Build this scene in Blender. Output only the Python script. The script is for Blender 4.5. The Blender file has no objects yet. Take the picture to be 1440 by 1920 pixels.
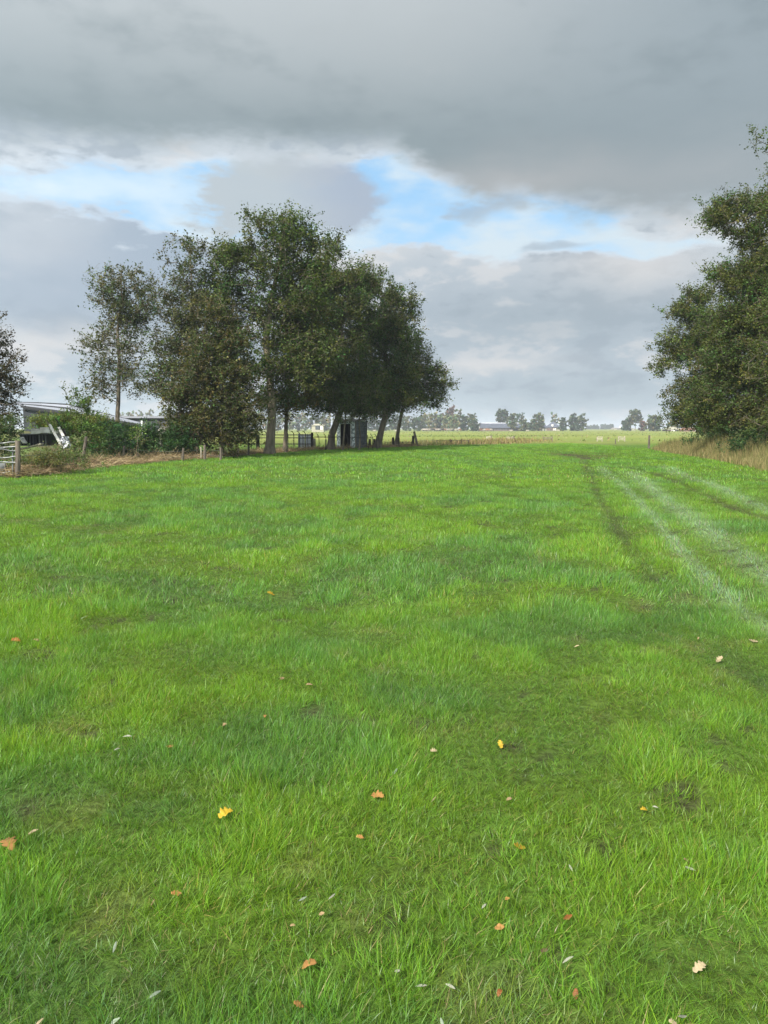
import bpy, bmesh, math, random
import numpy as np
from mathutils import Vector, Matrix, Euler

R = math.radians
random.seed(7)
rng = np.random.default_rng(7)
sc = bpy.context.scene
COL = sc.collection

# ---------------------------------------------------------------- camera
F = 1420.0          # focal length in photograph pixels (photo 1440 x 1920)
CH = 1.6            # eye height
HORIZON = 803.0
PITCH = math.atan((960 - HORIZON) / F)
cam_d = bpy.data.cameras.new("camera")
cam = bpy.data.objects.new("camera", cam_d)
COL.objects.link(cam)
cam_d.sensor_fit = 'VERTICAL'
cam_d.sensor_height = 36.0
cam_d.lens = 36.0 * F / 1920.0
cam_d.clip_start = 0.05
cam_d.clip_end = 20000
cam.location = (0, 0, CH)
cam.rotation_euler = (math.pi / 2 - PITCH, 0, 0)
sc.camera = cam

# ---------------------------------------------------------------- exposure, sun, sky
EXPOSURE = 1.45
SUN_EL = R(38)
SUN_DIR = Vector((-0.55, -0.835, 0)).normalized()
SUN_VEC = Vector((SUN_DIR.x * math.cos(SUN_EL), SUN_DIR.y * math.cos(SUN_EL), math.sin(SUN_EL)))
sc.view_settings.view_transform = 'Standard'
sc.view_settings.look = 'None'
sc.view_settings.gamma = 1.0
sc.view_settings.exposure = EXPOSURE
sc.view_settings.use_curve_mapping = False

sun_d = bpy.data.lights.new("sun", 'SUN')
sun_d.energy = 5.0
sun_d.angle = R(3.0)
sun_d.color = (1.0, 0.955, 0.88)
sun = bpy.data.objects.new("sun", sun_d)
COL.objects.link(sun)
sun.rotation_euler = SUN_VEC.to_track_quat('Z', 'Y').to_euler()
sun.location = (0, 0, 300)


def s2l(c):
    return tuple((v / 255 / 12.92) if v / 255 <= 0.04045 else ((v / 255 + 0.055) / 1.055) ** 2.4 for v in c)


def SKY(r, g, b):
    k = 2 ** EXPOSURE
    return tuple(v / k for v in s2l((r, g, b))) + (1.0,)


def px_dir(px, py):
    u = (px - 720) / F
    v = (960 - py) / F
    c, s = math.cos(PITCH), math.sin(PITCH)
    return Vector((u, c + v * s, -s + v * c)).normalized()


def px_angles(px, py):
    d = px_dir(px, py)
    return math.atan2(d.x, d.y), math.asin(d.z)


world = bpy.data.worlds.new("World")
sc.world = world
world.use_nodes = True
wnt = world.node_tree
wnt.nodes.clear()


class NG:
    """tiny helper for wiring math nodes"""
    def __init__(self, nt):
        self.nt = nt

    def put(self, sock, v):
        if hasattr(v, 'is_output') or isinstance(v, bpy.types.NodeSocket):
            self.nt.links.new(v, sock)
        else:
            sock.default_value = v

    def m(self, op, a, b=None, c=None, clamp=False):
        n = self.nt.nodes.new('ShaderNodeMath')
        n.operation = op
        n.use_clamp = clamp
        self.put(n.inputs[0], a)
        if b is not None:
            self.put(n.inputs[1], b)
        if c is not None:
            self.put(n.inputs[2], c)
        return n.outputs[0]

    def mix(self, f, a, b, blend='MIX'):
        n = self.nt.nodes.new('ShaderNodeMix')
        n.data_type = 'RGBA'
        n.blend_type = blend
        self.put(n.inputs[0], f)
        self.put(n.inputs[6], a)
        self.put(n.inputs[7], b)
        return n.outputs[2]

    def noise(self, vec, scale, detail=4, rough=0.5, dist=0.0):
        n = self.nt.nodes.new('ShaderNodeTexNoise')
        self.put(n.inputs['Vector'], vec)
        n.inputs['Scale'].default_value = scale
        n.inputs['Detail'].default_value = detail
        n.inputs['Roughness'].default_value = rough
        n.inputs['Distortion'].default_value = dist
        return n.outputs['Fac']

    def smooth(self, x, lo, hi, to0=0.0, to1=1.0):
        n = self.nt.nodes.new('ShaderNodeMapRange')
        n.interpolation_type = 'SMOOTHSTEP'
        self.put(n.inputs['Value'], x)
        n.inputs['From Min'].default_value = lo
        n.inputs['From Max'].default_value = hi
        n.inputs['To Min'].default_value = to0
        n.inputs['To Max'].default_value = to1
        return n.outputs[0]

    def comb(self, x, y, z):
        n = self.nt.nodes.new('ShaderNodeCombineXYZ')
        for i, v in enumerate((x, y, z)):
            self.put(n.inputs[i], v)
        return n.outputs[0]


def build_sky():
    g = NG(wnt)
    N = wnt.nodes
    out = N.new('ShaderNodeOutputWorld')
    bg = N.new('ShaderNodeBackground')
    wnt.links.new(bg.outputs[0], out.inputs[0])
    tc = N.new('ShaderNodeTexCoord')
    sep = N.new('ShaderNodeSeparateXYZ')
    wnt.links.new(tc.outputs['Generated'], sep.inputs[0])
    x, y, z = sep.outputs
    az = g.m('ARCTAN2', x, y)
    el = g.m('ARCSINE', z)
    elp = g.m('MAXIMUM', el, 0.0)
    # cloud layer coordinates: flat layer overhead, so clouds compress to the horizon
    zz = g.m('ADD', g.m('MAXIMUM', z, 0.0), 0.10)
    pl = g.comb(g.m('DIVIDE', x, zz), g.m('DIVIDE', y, zz), 0.0)
    # direction space stretched sideways
    dv = g.comb(g.m('MULTIPLY', az, 1.0), g.m('MULTIPLY', el, 2.1), 0.37)
    n1 = g.noise(dv, 5.0, 6, 0.55)
    n2 = g.noise(dv, 13.0, 5, 0.55)
    n3 = g.noise(pl, 1.1, 6, 0.55)
    dv2 = g.comb(g.m('ADD', az, 5.3), g.m('MULTIPLY', el, 2.6), 2.2)
    n4 = g.noise(dv2, 6.0, 5, 0.5)
    n5 = g.noise(dv2, 26.0, 4, 0.55)
    c1 = g.m('SUBTRACT', n1, 0.5)
    c2 = g.m('SUBTRACT', n2, 0.5)
    c4 = g.m('SUBTRACT', n4, 0.5)
    c5 = g.m('SUBTRACT', n5, 0.5)
    n6 = g.noise(g.comb(g.m('MULTIPLY', az, 1.0), g.m('MULTIPLY', el, 2.3), 7.7), 60.0, 5, 0.6)
    c6 = g.m('SUBTRACT', n6, 0.5)
    azd = g.m('ADD', g.m('ADD', az, g.m('MULTIPLY', c1, 0.09)), g.m('MULTIPLY', c5, 0.035))
    eld = g.m('ADD', g.m('ADD', el, g.m('MULTIPLY', c4, 0.055)), g.m('MULTIPLY', c2, 0.035))

    def blob(px, py, rx, ry, sharp=1.0, soft=True):
        a, e = px_angles(px, py)
        dx = g.m('MULTIPLY', g.m('SUBTRACT', azd, a), F / rx)
        dy = g.m('MULTIPLY', g.m('SUBTRACT', eld, e), F / ry)
        d2 = g.m('ADD', g.m('MULTIPLY', dx, dx), g.m('MULTIPLY', dy, dy))
        return g.m('EXPONENT', g.m('MULTIPLY', d2, -sharp))

    def summ(lst):
        s = lst[0]
        for v in lst[1:]:
            s = g.m('ADD', s, v)
        return s

    # clear sky behind the clouds: the physical sky
    st = N.new('ShaderNodeTexSky')
    st.sky_type = 'NISHITA'
    st.sun_disc = False
    st.sun_elevation = SUN_EL
    st.sun_rotation = math.atan2(SUN_DIR.x, SUN_DIR.y) % (2 * math.pi)
    st.air_density = 1.0
    st.dust_density = 0.6
    sk = N.new('ShaderNodeVectorMath')
    sk.operation = 'SCALE'
    wnt.links.new(st.outputs[0], sk.inputs[0])
    sk.inputs['Scale'].default_value = 0.07
    # thin high veil that whitens the blue
    veil = g.smooth(g.m('ADD', n4, g.m('MULTIPLY', n5, 0.35)), 0.50, 0.86)
    blue = g.mix(0.62, sk.outputs[0], SKY(160, 212, 248))
    clear = g.mix(veil, blue, SKY(216, 232, 242))
    wis = blob(230, 362, 210, 30)
    clear = g.mix(g.m('MULTIPLY', wis, 0.75, clamp=True), clear, SKY(222, 238, 248))

    # low clouds, from the horizon up
    hor = g.smooth(eld, 0.0, 0.075)
    low = g.mix(hor, SKY(192, 209, 218), SKY(184, 198, 208))
    low = g.mix(g.smooth(eld, 0.06, 0.15), low, SKY(178, 191, 202))
    low = g.mix(g.smooth(eld, 0.14, 0.25), low, SKY(200, 210, 218))
    # pale tops and darker undersides
    lv = g.m('ADD', g.m('ADD', g.m('MULTIPLY', c1, 1.1), g.m('MULTIPLY', c2, 1.25)), g.m('ADD', g.m('MULTIPLY', c5, 0.75), g.m('MULTIPLY', c6, 0.2)))
    low = g.mix(g.smooth(lv, 0.02, 0.24, 0, 0.8), low, SKY(216, 219, 222))
    low = g.mix(g.smooth(lv, -0.04, -0.26, 0, 0.7), low, SKY(162, 176, 188))
    left = summ([blob(110, 510, 260, 95, 1.2), blob(300, 470, 120, 70)])
    low = g.mix(g.m('MULTIPLY', left, 0.85, clamp=True), low, SKY(168, 184, 200))
    lefth = blob(60, 455, 110, 55)
    low = g.mix(g.m('MULTIPLY', lefth, 0.6, clamp=True), low, SKY(198, 206, 214))
    pale = summ([blob(60, 640, 150, 22), blob(700, 455, 90, 40), blob(1190, 500, 130, 45), blob(920, 690, 110, 14)])
    low = g.mix(g.m('MULTIPLY', pale, 0.75, clamp=True), low, SKY(222, 222, 222))
    dk = summ([blob(1010, 600, 220, 55), blob(1100, 735, 160, 25)])
    low = g.mix(g.m('MULTIPLY', dk, 0.55, clamp=True), low, SKY(165, 180, 190))

    # blue gap
    gap = summ([blob(200, 355, 320, 50), blob(740, 335, 70, 75), blob(700, 405, 180, 50), blob(880, 400, 190, 48),
                blob(1040, 432, 180, 30), blob(1230, 455, 160, 18), blob(430, 335, 90, 40), blob(330, 400, 120, 30), blob(560,425,110,26)])
    gapm = g.smooth(g.m('ADD', g.m('ADD', gap, g.m('MULTIPLY', c2, 1.1)), g.m('ADD', g.m('MULTIPLY', c5, 1.0), g.m('MULTIPLY', c6, 0.5))), 0.32, 0.92)
    edge = g.m('MULTIPLY', g.m('MULTIPLY', gapm, g.m('SUBTRACT', 1.0, gapm)), 4.0)
    base = g.mix(gapm, low, clear)
    base = g.mix(g.m('MULTIPLY', edge, 0.35), base, SKY(222, 226, 230))
    # puff in the middle of the gap
    puff = summ([blob(520, 345, 120, 58), blob(460, 395, 90, 40), blob(650, 375, 75, 40)])
    pm = g.smooth(g.m('ADD', g.m('ADD', puff, g.m('MULTIPLY', c2, 1.0)), g.m('ADD', g.m('MULTIPLY', c5, 0.9), g.m('MULTIPLY', c6, 0.4))), 0.32, 0.85)
    pc = g.mix(g.smooth(azd, px_angles(500, 400)[0], px_angles(690, 400)[0]), SKY(188, 198, 204), SKY(172, 184, 200))
    base = g.mix(g.m('MULTIPLY', pm, 0.93), base, pc)
    # torn scraps of cloud in front of the gap on the right
    scr = summ([blob(860, 405, 60, 22), blob(1030, 455, 90, 13), blob(940, 370, 60, 28)])
    sm = g.smooth(g.m('ADD', scr, g.m('MULTIPLY', c5, 1.2)), 0.45, 1.1)
    base = g.mix(g.m('MULTIPLY', sm, 0.7), base, SKY(170, 186, 200))

    # the grey deck overhead; its lower rim sinks to the right
    rim = g.m('ADD', g.smooth(azd, px_angles(730, 400)[0], px_angles(900, 400)[0], 0.322, 0.262),
              g.smooth(azd, px_angles(960, 400)[0], px_angles(1100, 400)[0], 0.0, -0.026))
    rim = g.m('ADD', rim, g.smooth(azd, px_angles(120, 400)[0], px_angles(430, 400)[0], 0.0, 0.014))
    de = g.m('ADD', g.m('SUBTRACT', eld, rim), g.m('ADD', g.m('MULTIPLY', c5, 0.03), g.m('MULTIPLY', c6, 0.012)))
    deck = g.smooth(de, -0.012, 0.030)
    dl = g.smooth(el, 0.30, 0.50)
    dc = g.mix(dl, SKY(140, 156, 163), SKY(186, 194, 198))
    dc = g.mix(g.smooth(azd, 0.0, 0.5), dc, SKY(156, 170, 178))
    dn = g.m('ADD', g.m('ADD', g.m('MULTIPLY', g.m('SUBTRACT', n3, 0.5), 1.3), g.m('MULTIPLY', c1, 0.9)), g.m('ADD', g.m('MULTIPLY', c2, 0.45), g.m('MULTIPLY', c5, 0.3)))
    dc = g.mix(g.smooth(dn, 0.0, 0.42, 0, 0.6), dc, SKY(178, 186, 190))
    dc = g.mix(g.smooth(dn, 0.0, -0.42, 0, 0.6), dc, SKY(130, 145, 152))
    rl = summ([blob(1150, 340, 330, 50), blob(940, 330, 150, 40)])
    dc = g.mix(g.m('MULTIPLY', rl, 0.6, clamp=True), dc, SKY(176, 181, 184))
    rd = summ([blob(1250, 240, 300, 55), blob(1230, 405, 150, 40)])
    dc = g.mix(g.m('MULTIPLY', rd, 0.5, clamp=True), dc, SKY(148, 162, 169))
    col = g.mix(deck, base, dc)
    # towards the sun, behind the camera, the cloud cover is thin and bright
    dot = N.new('ShaderNodeVectorMath')
    dot.operation = 'DOT_PRODUCT'
    wnt.links.new(tc.outputs['Generated'], dot.inputs[0])
    dot.inputs[1].default_value = SUN_VEC
    gl = g.m('POWER', g.m('MAXIMUM', g.m('ADD', g.m('MULTIPLY', dot.outputs['Value'], 0.5), 0.5), 0.0), 3.0)
    sc_ = N.new('ShaderNodeVectorMath')
    sc_.operation = 'SCALE'
    wnt.links.new(col, sc_.inputs[0])
    g.put(sc_.inputs['Scale'], g.m('ADD', 1.0, g.m('MULTIPLY', gl, 2.2)))
    wnt.links.new(sc_.outputs[0], bg.inputs[0])
    bg.inputs[1].default_value = 1.0


build_sky()


# ---------------------------------------------------------------- helpers
def at(px, py, Y):
    d = px_dir(px, py)
    t = Y / d.y
    return Vector((d.x * t, Y, CH + d.z * t))


def ground(px, py):
    d = px_dir(px, py)
    t = -CH / d.z
    return Vector((d.x * t, d.y * t, 0.0))


def base_y(d):      # photo row where the ground is at distance d
    return HORIZON + F * CH / d


def value_noise(x, y, seed=0):
    xi = np.floor(x).astype(np.int64)
    yi = np.floor(y).astype(np.int64)
    xf = x - xi
    yf = y - yi

    def h(a, b):
        n = (a * 374761393 + b * 668265263 + seed * 982451653) & 0x7fffffff
        n = ((n ^ (n >> 13)) * 1274126177) & 0x7fffffff
        return ((n ^ (n >> 16)) & 0xffff) / 65535.0
    u = xf * xf * (3 - 2 * xf)
    v = yf * yf * (3 - 2 * yf)
    a = h(xi, yi) * (1 - u) + h(xi + 1, yi) * u
    b = h(xi, yi + 1) * (1 - u) + h(xi + 1, yi + 1) * u
    return a * (1 - v) + b * v


def fbm(x, y, scale, octv=4, seed=0):
    s = 0
    a = 1.0
    t = 0
    f = 1.0 / scale
    for i in range(octv):
        s = s + a * value_noise(x * f + 31.7 * i, y * f - 17.3 * i, seed + i)
        t += a
        a *= 0.55
        f *= 2.03
    return s / t


def seg_dist(x, y, pts):
    """distance to a polyline on the ground and the position along it"""
    best = np.full(x.shape, 1e9)
    for (a, b) in zip(pts[:-1], pts[1:]):
        ax, ay, bx, by = a[0], a[1], b[0], b[1]
        dx, dy = bx - ax, by - ay
        t = np.clip(((x - ax) * dx + (y - ay) * dy) / (dx * dx + dy * dy + 1e-9), 0, 1)
        d = np.hypot(x - (ax + t * dx), y - (ay + t * dy))
        best = np.minimum(best, d)
    return best


def sstep(x, a, b):
    t = np.clip((x - a) / (b - a), 0, 1)
    return t * t * (3 - 2 * t)


def prop(o, label=None, cat=None, group=None, kind=None):
    if label:
        o['label'] = label
    if cat:
        o['category'] = cat
    if group:
        o['group'] = group
    if kind:
        o['kind'] = kind
    return o


def empty(name, loc, rz=0.0, label=None, cat=None, group=None):
    o = bpy.data.objects.new(name, None)
    COL.objects.link(o)
    o.location = loc
    o.rotation_euler = (0, 0, rz)
    o.empty_display_size = 0.3
    return prop(o, label, cat, group)


def link(name, me, parent=None, world_space=True):
    o = bpy.data.objects.new(name, me)
    COL.objects.link(o)
    if parent is not None:
        o.parent = parent
        if world_space:
            o.matrix_parent_inverse = parent_matrix(parent).inverted()
    return o


def parent_matrix(p):
    m = Matrix.LocRotScale(p.location, p.rotation_euler, p.scale)
    if p.parent:
        return parent_matrix(p.parent) @ p.matrix_parent_inverse @ m
    return m


def np_mesh(name, verts, faces, tint=None, mat=None, smooth=False, fixed=4):
    """verts (n,3), faces (m,k) arrays"""
    me = bpy.data.meshes.new(name)
    verts = np.asarray(verts, dtype=np.float32)
    faces = np.asarray(faces, dtype=np.int32)
    k = faces.shape[1]
    me.vertices.add(len(verts))
    me.vertices.foreach_set('co', verts.ravel())
    me.loops.add(faces.size)
    me.loops.foreach_set('vertex_index', faces.ravel())
    me.polygons.add(len(faces))
    me.polygons.foreach_set('loop_start', np.arange(0, faces.size, k, dtype=np.int32))
    try:
        me.polygons.foreach_set('loop_total', np.full(len(faces), k, dtype=np.int32))
    except Exception:
        pass
    if smooth:
        me.polygons.foreach_set('use_smooth', np.ones(len(faces), dtype=bool))
    me.update(calc_edges=True)
    if tint is not None:
        at_ = me.attributes.new('tint', 'FLOAT_COLOR', 'POINT')
        t = np.ones((len(verts), 4), dtype=np.float32)
        t[:, :3] = tint
        at_.data.foreach_set('color', t.ravel())
    if mat:
        me.materials.append(mat)
    return me


class MB:
    """collects boxes and tubes and builds them as one mesh"""
    def __init__(self):
        self.v = []
        self.f = []

    def box(self, c, s, rot=None):
        c = Vector(c)
        m = rot.to_matrix() if rot is not None else Matrix.Identity(3)
        b = len(self.v)
        for sx in (-.5, .5):
            for sy in (-.5, .5):
                for sz in (-.5, .5):
                    self.v.append(c + m @ Vector((sx * s[0], sy * s[1], sz * s[2])))
        for q in ((0, 1, 3, 2), (4, 6, 7, 5), (0, 4, 5, 1), (2, 3, 7, 6), (0, 2, 6, 4), (1, 5, 7, 3)):
            self.f.append([b + i for i in q])
        return self

    def bar(self, a, b, w, h=None, roll=None):
        """rectangular bar from a to b"""
        a, b = Vector(a), Vector(b)
        d = b - a
        q = d.to_track_quat('Y', 'Z')
        return self.box((a + b) / 2, (w, d.length, h or w), q)

    def tube(self, pts, rad, n=6, cap=True):
        pts = [Vector(p) for p in pts]
        if not hasattr(rad, '__len__'):
            rad = [rad] * len(pts)
        base = len(self.v)
        for i, p in enumerate(pts):
            d = (pts[min(i + 1, len(pts) - 1)] - pts[max(i - 1, 0)]).normalized()
            up = Vector((0, 0, 1)) if abs(d.z) < .9 else Vector((1, 0, 0))
            s = d.cross(up).normalized()
            t = s.cross(d)
            for k in range(n):
                a = 2 * math.pi * k / n
                self.v.append(p + (s * math.cos(a) + t * math.sin(a)) * rad[i])
        for i in range(len(pts) - 1):
            for k in range(n):
                k2 = (k + 1) % n
                self.f.append([base + i * n + k, base + i * n + k2, base + (i + 1) * n + k2, base + (i + 1) * n + k])
        if cap:
            self.f.append([base + k for k in range(n)][::-1])
            self.f.append([base + (len(pts) - 1) * n + k for k in range(n)])
        return self

    def quad(self, *p):
        b = len(self.v)
        self.v += [Vector(q) for q in p]
        self.f.append([b + i for i in range(len(p))])
        return self

    def mesh(self, name, mat, smooth=False):
        me = bpy.data.meshes.new(name)
        me.from_pydata([tuple(v) for v in self.v], [], self.f)
        me.materials.append(mat)
        if smooth:
            for p in me.polygons:
                p.use_smooth = True
        me.update()
        return me

    def build(self, name, mat, parent=None, smooth=False):
        return link(name, self.mesh(name, mat, smooth), parent)


# ---------------------------------------------------------------- materials
def new_mat(name):
    m = bpy.data.materials.new(name)
    m.use_nodes = True
    m.node_tree.nodes.clear()
    return m


def surf_mat(name, col, col2=None, scale=3.0, rough=0.8, bump=0.2, bscale=None, stretch=(1, 1, 1), spec=0.3, metal=0.0, lo=.38, hi=.62):
    m = new_mat(name)
    nt = m.node_tree
    g = NG(nt)
    out = nt.nodes.new('ShaderNodeOutputMaterial')
    p = nt.nodes.new('ShaderNodeBsdfPrincipled')
    nt.links.new(p.outputs[0], out.inputs[0])
    tc = nt.nodes.new('ShaderNodeTexCoord')
    mp = nt.nodes.new('ShaderNodeMapping')
    nt.links.new(tc.outputs['Object'], mp.inputs[0])
    mp.inputs['Scale'].default_value = stretch
    oi = nt.nodes.new('ShaderNodeObjectInfo')
    n = g.noise(mp.outputs[0], scale, 6, 0.6)
    c2 = col2 or tuple(v * 0.6 for v in col)
    c = g.mix(g.smooth(n, lo, hi), tuple(col) + (1,), tuple(c2) + (1,))
    rv = g.m('ADD', 0.82, g.m('MULTIPLY', oi.outputs['Random'], 0.36))
    c = g.mix(1.0, c, g.comb(rv, rv, rv), 'MULTIPLY')
    nt.links.new(c, p.inputs['Base Color'])
    p.inputs['Roughness'].default_value = rough
    p.inputs['Specular IOR Level'].default_value = spec
    p.inputs['Metallic'].default_value = metal
    if bump:
        b = nt.nodes.new('ShaderNodeBump')
        b.inputs['Strength'].default_value = bump
        b.inputs['Distance'].default_value = 0.02
        n2 = g.noise(mp.outputs[0], bscale or scale * 4, 5, 0.6)
        nt.links.new(n2, b.inputs['Height'])
        nt.links.new(b.outputs[0], p.inputs['Normal'])
    return m


def leaf_mat(name, trans=0.35, rough=0.5, spec=0.35, instanced=False):
    """foliage: colour from the 'tint' attribute, light passes through"""
    m = new_mat(name)
    nt = m.node_tree
    g = NG(nt)
    out = nt.nodes.new('ShaderNodeOutputMaterial')
    p = nt.nodes.new('ShaderNodeBsdfPrincipled')
    a = nt.nodes.new('ShaderNodeAttribute')
    a.attribute_name = 'tint'
    c = a.outputs['Color']
    if instanced:
        b = nt.nodes.new('ShaderNodeAttribute')
        b.attribute_type = 'INSTANCER'
        b.attribute_name = 'patch'
        c = g.mix(1.0, c, b.outputs['Color'], 'MULTIPLY')
    nt.links.new(c, p.inputs['Base Color'])
    p.inputs['Roughness'].default_value = rough
    p.inputs['Specular IOR Level'].default_value = spec
    t = nt.nodes.new('ShaderNodeBsdfTranslucent')
    ct = g.mix(1.0, c, (1.25, 1.2, 0.55, 1), 'MULTIPLY')
    nt.links.new(ct, t.inputs[0])
    mx = nt.nodes.new('ShaderNodeMixShader')
    mx.inputs[0].default_value = trans
    nt.links.new(p.outputs[0], mx.inputs[1])
    nt.links.new(t.outputs[0], mx.inputs[2])
    nt.links.new(mx.outputs[0], out.inputs[0])
    return m


M_LEAF = leaf_mat("tree_leaf", 0.34, 0.5, 0.2)
M_GRASS = leaf_mat("grass_blade", 0.45, 0.38, 0.42, instanced=True)
M_STRAW = leaf_mat("straw", 0.2, 0.7, 0.2)
M_DEADLEAF = surf_mat("dead_leaf", (0.5, 0.2, 0.06), (0.35, 0.12, 0.03), 20, 0.6, 0.1)
M_BARK = surf_mat("bark", (0.20, 0.165, 0.12), (0.10, 0.085, 0.062), 4, 0.95, 0.8, 14, (1, 1, 0.25))
M_BARK_PALE = surf_mat("pale_bark", (0.20, 0.17, 0.12), (0.10, 0.085, 0.06), 4, 0.9, 0.6, 14, (1, 1, 0.25))
M_WOOD = surf_mat("weathered_wood", (0.17, 0.14, 0.11), (0.09, 0.075, 0.06), 5, 0.9, 0.5, 25, (1, 1, 0.2))
M_WOOD_DARK = surf_mat("dark_wood", (0.045, 0.038, 0.032), (0.025, 0.021, 0.018), 5, 0.9, 0.5, 25, (1, 1, 0.2))
M_WOOD_PALE = surf_mat("pale_wood", (0.34, 0.31, 0.24), (0.24, 0.21, 0.16), 4, 0.85, 0.3, 20)
M_STEEL = surf_mat("galvanised_steel", (0.24, 0.25, 0.25), (0.14, 0.145, 0.145), 6, 0.5, 0.1, metal=0.6)
M_STEEL_DARK = surf_mat("rusty_dark_steel", (0.06, 0.055, 0.05), (0.035, 0.028, 0.022), 8, 0.7, 0.2, metal=0.2)
M_WHITE = surf_mat("white_paint", (0.70, 0.69, 0.64), (0.48, 0.46, 0.41), 2.5, 0.7, 0.1)
M_BLACK = surf_mat("black_plastic", (0.018, 0.020, 0.024), (0.03, 0.033, 0.038), 3, 0.5, 0.05)
M_WALLGREY = surf_mat("grey_cladding", (0.032, 0.035, 0.042), (0.025, 0.028, 0.033), 0.6, 0.7, 0.1)
M_ROOFDARK = surf_mat("dark_roof_sheet", (0.038, 0.038, 0.040), (0.026, 0.026, 0.028), 1.2, 0.8, 0.1)
M_ROOFWHITE = surf_mat("white_roof_sheet", (0.36, 0.37, 0.41), (0.29, 0.30, 0.34), 1.0, 0.6, 0.05)
M_ROOFSLATE = surf_mat("slate_roof", (0.060, 0.068, 0.088), (0.045, 0.05, 0.065), 0.5, 0.7, 0.05)
M_BRICK = surf_mat("brick_wall", (0.12, 0.085, 0.07), (0.09, 0.065, 0.055), 1.5, 0.9, 0.1)
M_BRICKRED = surf_mat("orange_brick_wall", (0.20, 0.10, 0.065), (0.15, 0.08, 0.055), 1.5, 0.9, 0.1)
M_CREAM = surf_mat("cream_wall", (0.24, 0.235, 0.17), (0.2, 0.19, 0.14), 1.0, 0.85, 0.05)
M_GLASS = surf_mat("window_glass", (0.03, 0.035, 0.04), (0.05, 0.055, 0.06), 1.0, 0.15, 0.0, spec=0.6)
M_PEEL = surf_mat("peeling_white_board", (0.72, 0.76, 0.76), (0.22, 0.26, 0.26), 5.0, 0.85, 0.2, lo=.46, hi=.56)
M_BOARD = surf_mat("grey_board", (0.15, 0.155, 0.17), (0.10, 0.102, 0.112), 3, 0.85, 0.3, 15, (0.2, 1, 1))
M_CONCRETE = surf_mat("concrete_rubble", (0.24, 0.22, 0.20), (0.2, 0.19, 0.17), 3, 0.95, 0.4)
M_SHEET = surf_mat("weathered_white_sheet", (0.82, 0.83, 0.86), (0.62, 0.64, 0.69), 2.0, 0.6, 0.1)


# ---------------------------------------------------------------- the field: shape, tracks, colours
EDGE_L = [ground(*p) for p in ((-300, 935), (-60, 905), (30, 897), (100, 891), (180, 881), (300, 867), (400, 860), (500, 852), (600, 845.5),
                               (700, 841), (790, 837), (870, 835), (960, 833), (1060, 831))]
EDGE_R = [ground(*p) for p in ((1900, 950), (1560, 905), (1440, 886), (1380, 872), (1320, 860), (1260, 850), (1216, 843))]
RUT_A = [ground(*p) for p in ((1060, 848), (1090, 858), (1104, 884), (1122, 925), (1150, 975), (1190, 1035), (1250, 1098), (1320, 1165), (1410, 1245), (1560, 1340))]
RUT_D = [ground(*p) for p in ((1040, 847), (1095, 858), (1160, 873), (1235, 889), (1330, 928), (1440, 975), (1560, 1030))]
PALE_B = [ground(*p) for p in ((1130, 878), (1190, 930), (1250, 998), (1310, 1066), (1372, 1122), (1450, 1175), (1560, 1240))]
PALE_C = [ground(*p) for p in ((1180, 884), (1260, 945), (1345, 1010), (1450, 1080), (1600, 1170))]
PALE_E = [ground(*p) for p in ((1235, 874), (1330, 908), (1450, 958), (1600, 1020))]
MUD = [ground(*p) for p in ((1052, 850), (1075, 853), (1105, 858), (1112, 851))]
RUT_F = [ground(*p) for p in ((1000, 843), (1050, 846), (1100, 848), (1180, 850))]


def gz(x, y):
    z = (fbm(x, y, 3.2, 3, 11) - 0.5) * 0.10 + (fbm(x, y, 14, 2, 5) - 0.5) * 0.16
    z = z * sstep(np.hypot(x, y), 0.5, 3.0) * (1 - sstep(y, 70, 110))
    z = z - 0.05 * np.exp(-(seg_dist(x, y, RUT_A) / 0.25) ** 2) - 0.05 * np.exp(-(seg_dist(x, y, RUT_D) / 0.28) ** 2)
    return z


def left_of_edge(x, y):
    """signed: >0 outside the mown field on the left"""
    ys = np.array([p.y for p in EDGE_L])
    xs = np.array([p.x for p in EDGE_L])
    return np.interp(y, ys, xs) - x


def right_of_edge(x, y):
    pts = sorted([(p.y, p.x) for p in EDGE_R])
    return x - np.interp(y, [p[0] for p in pts], [p[1] for p in pts])


def tus(x, y):
    return fbm(x, y * 0.9, 0.48, 3, 131)


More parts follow.
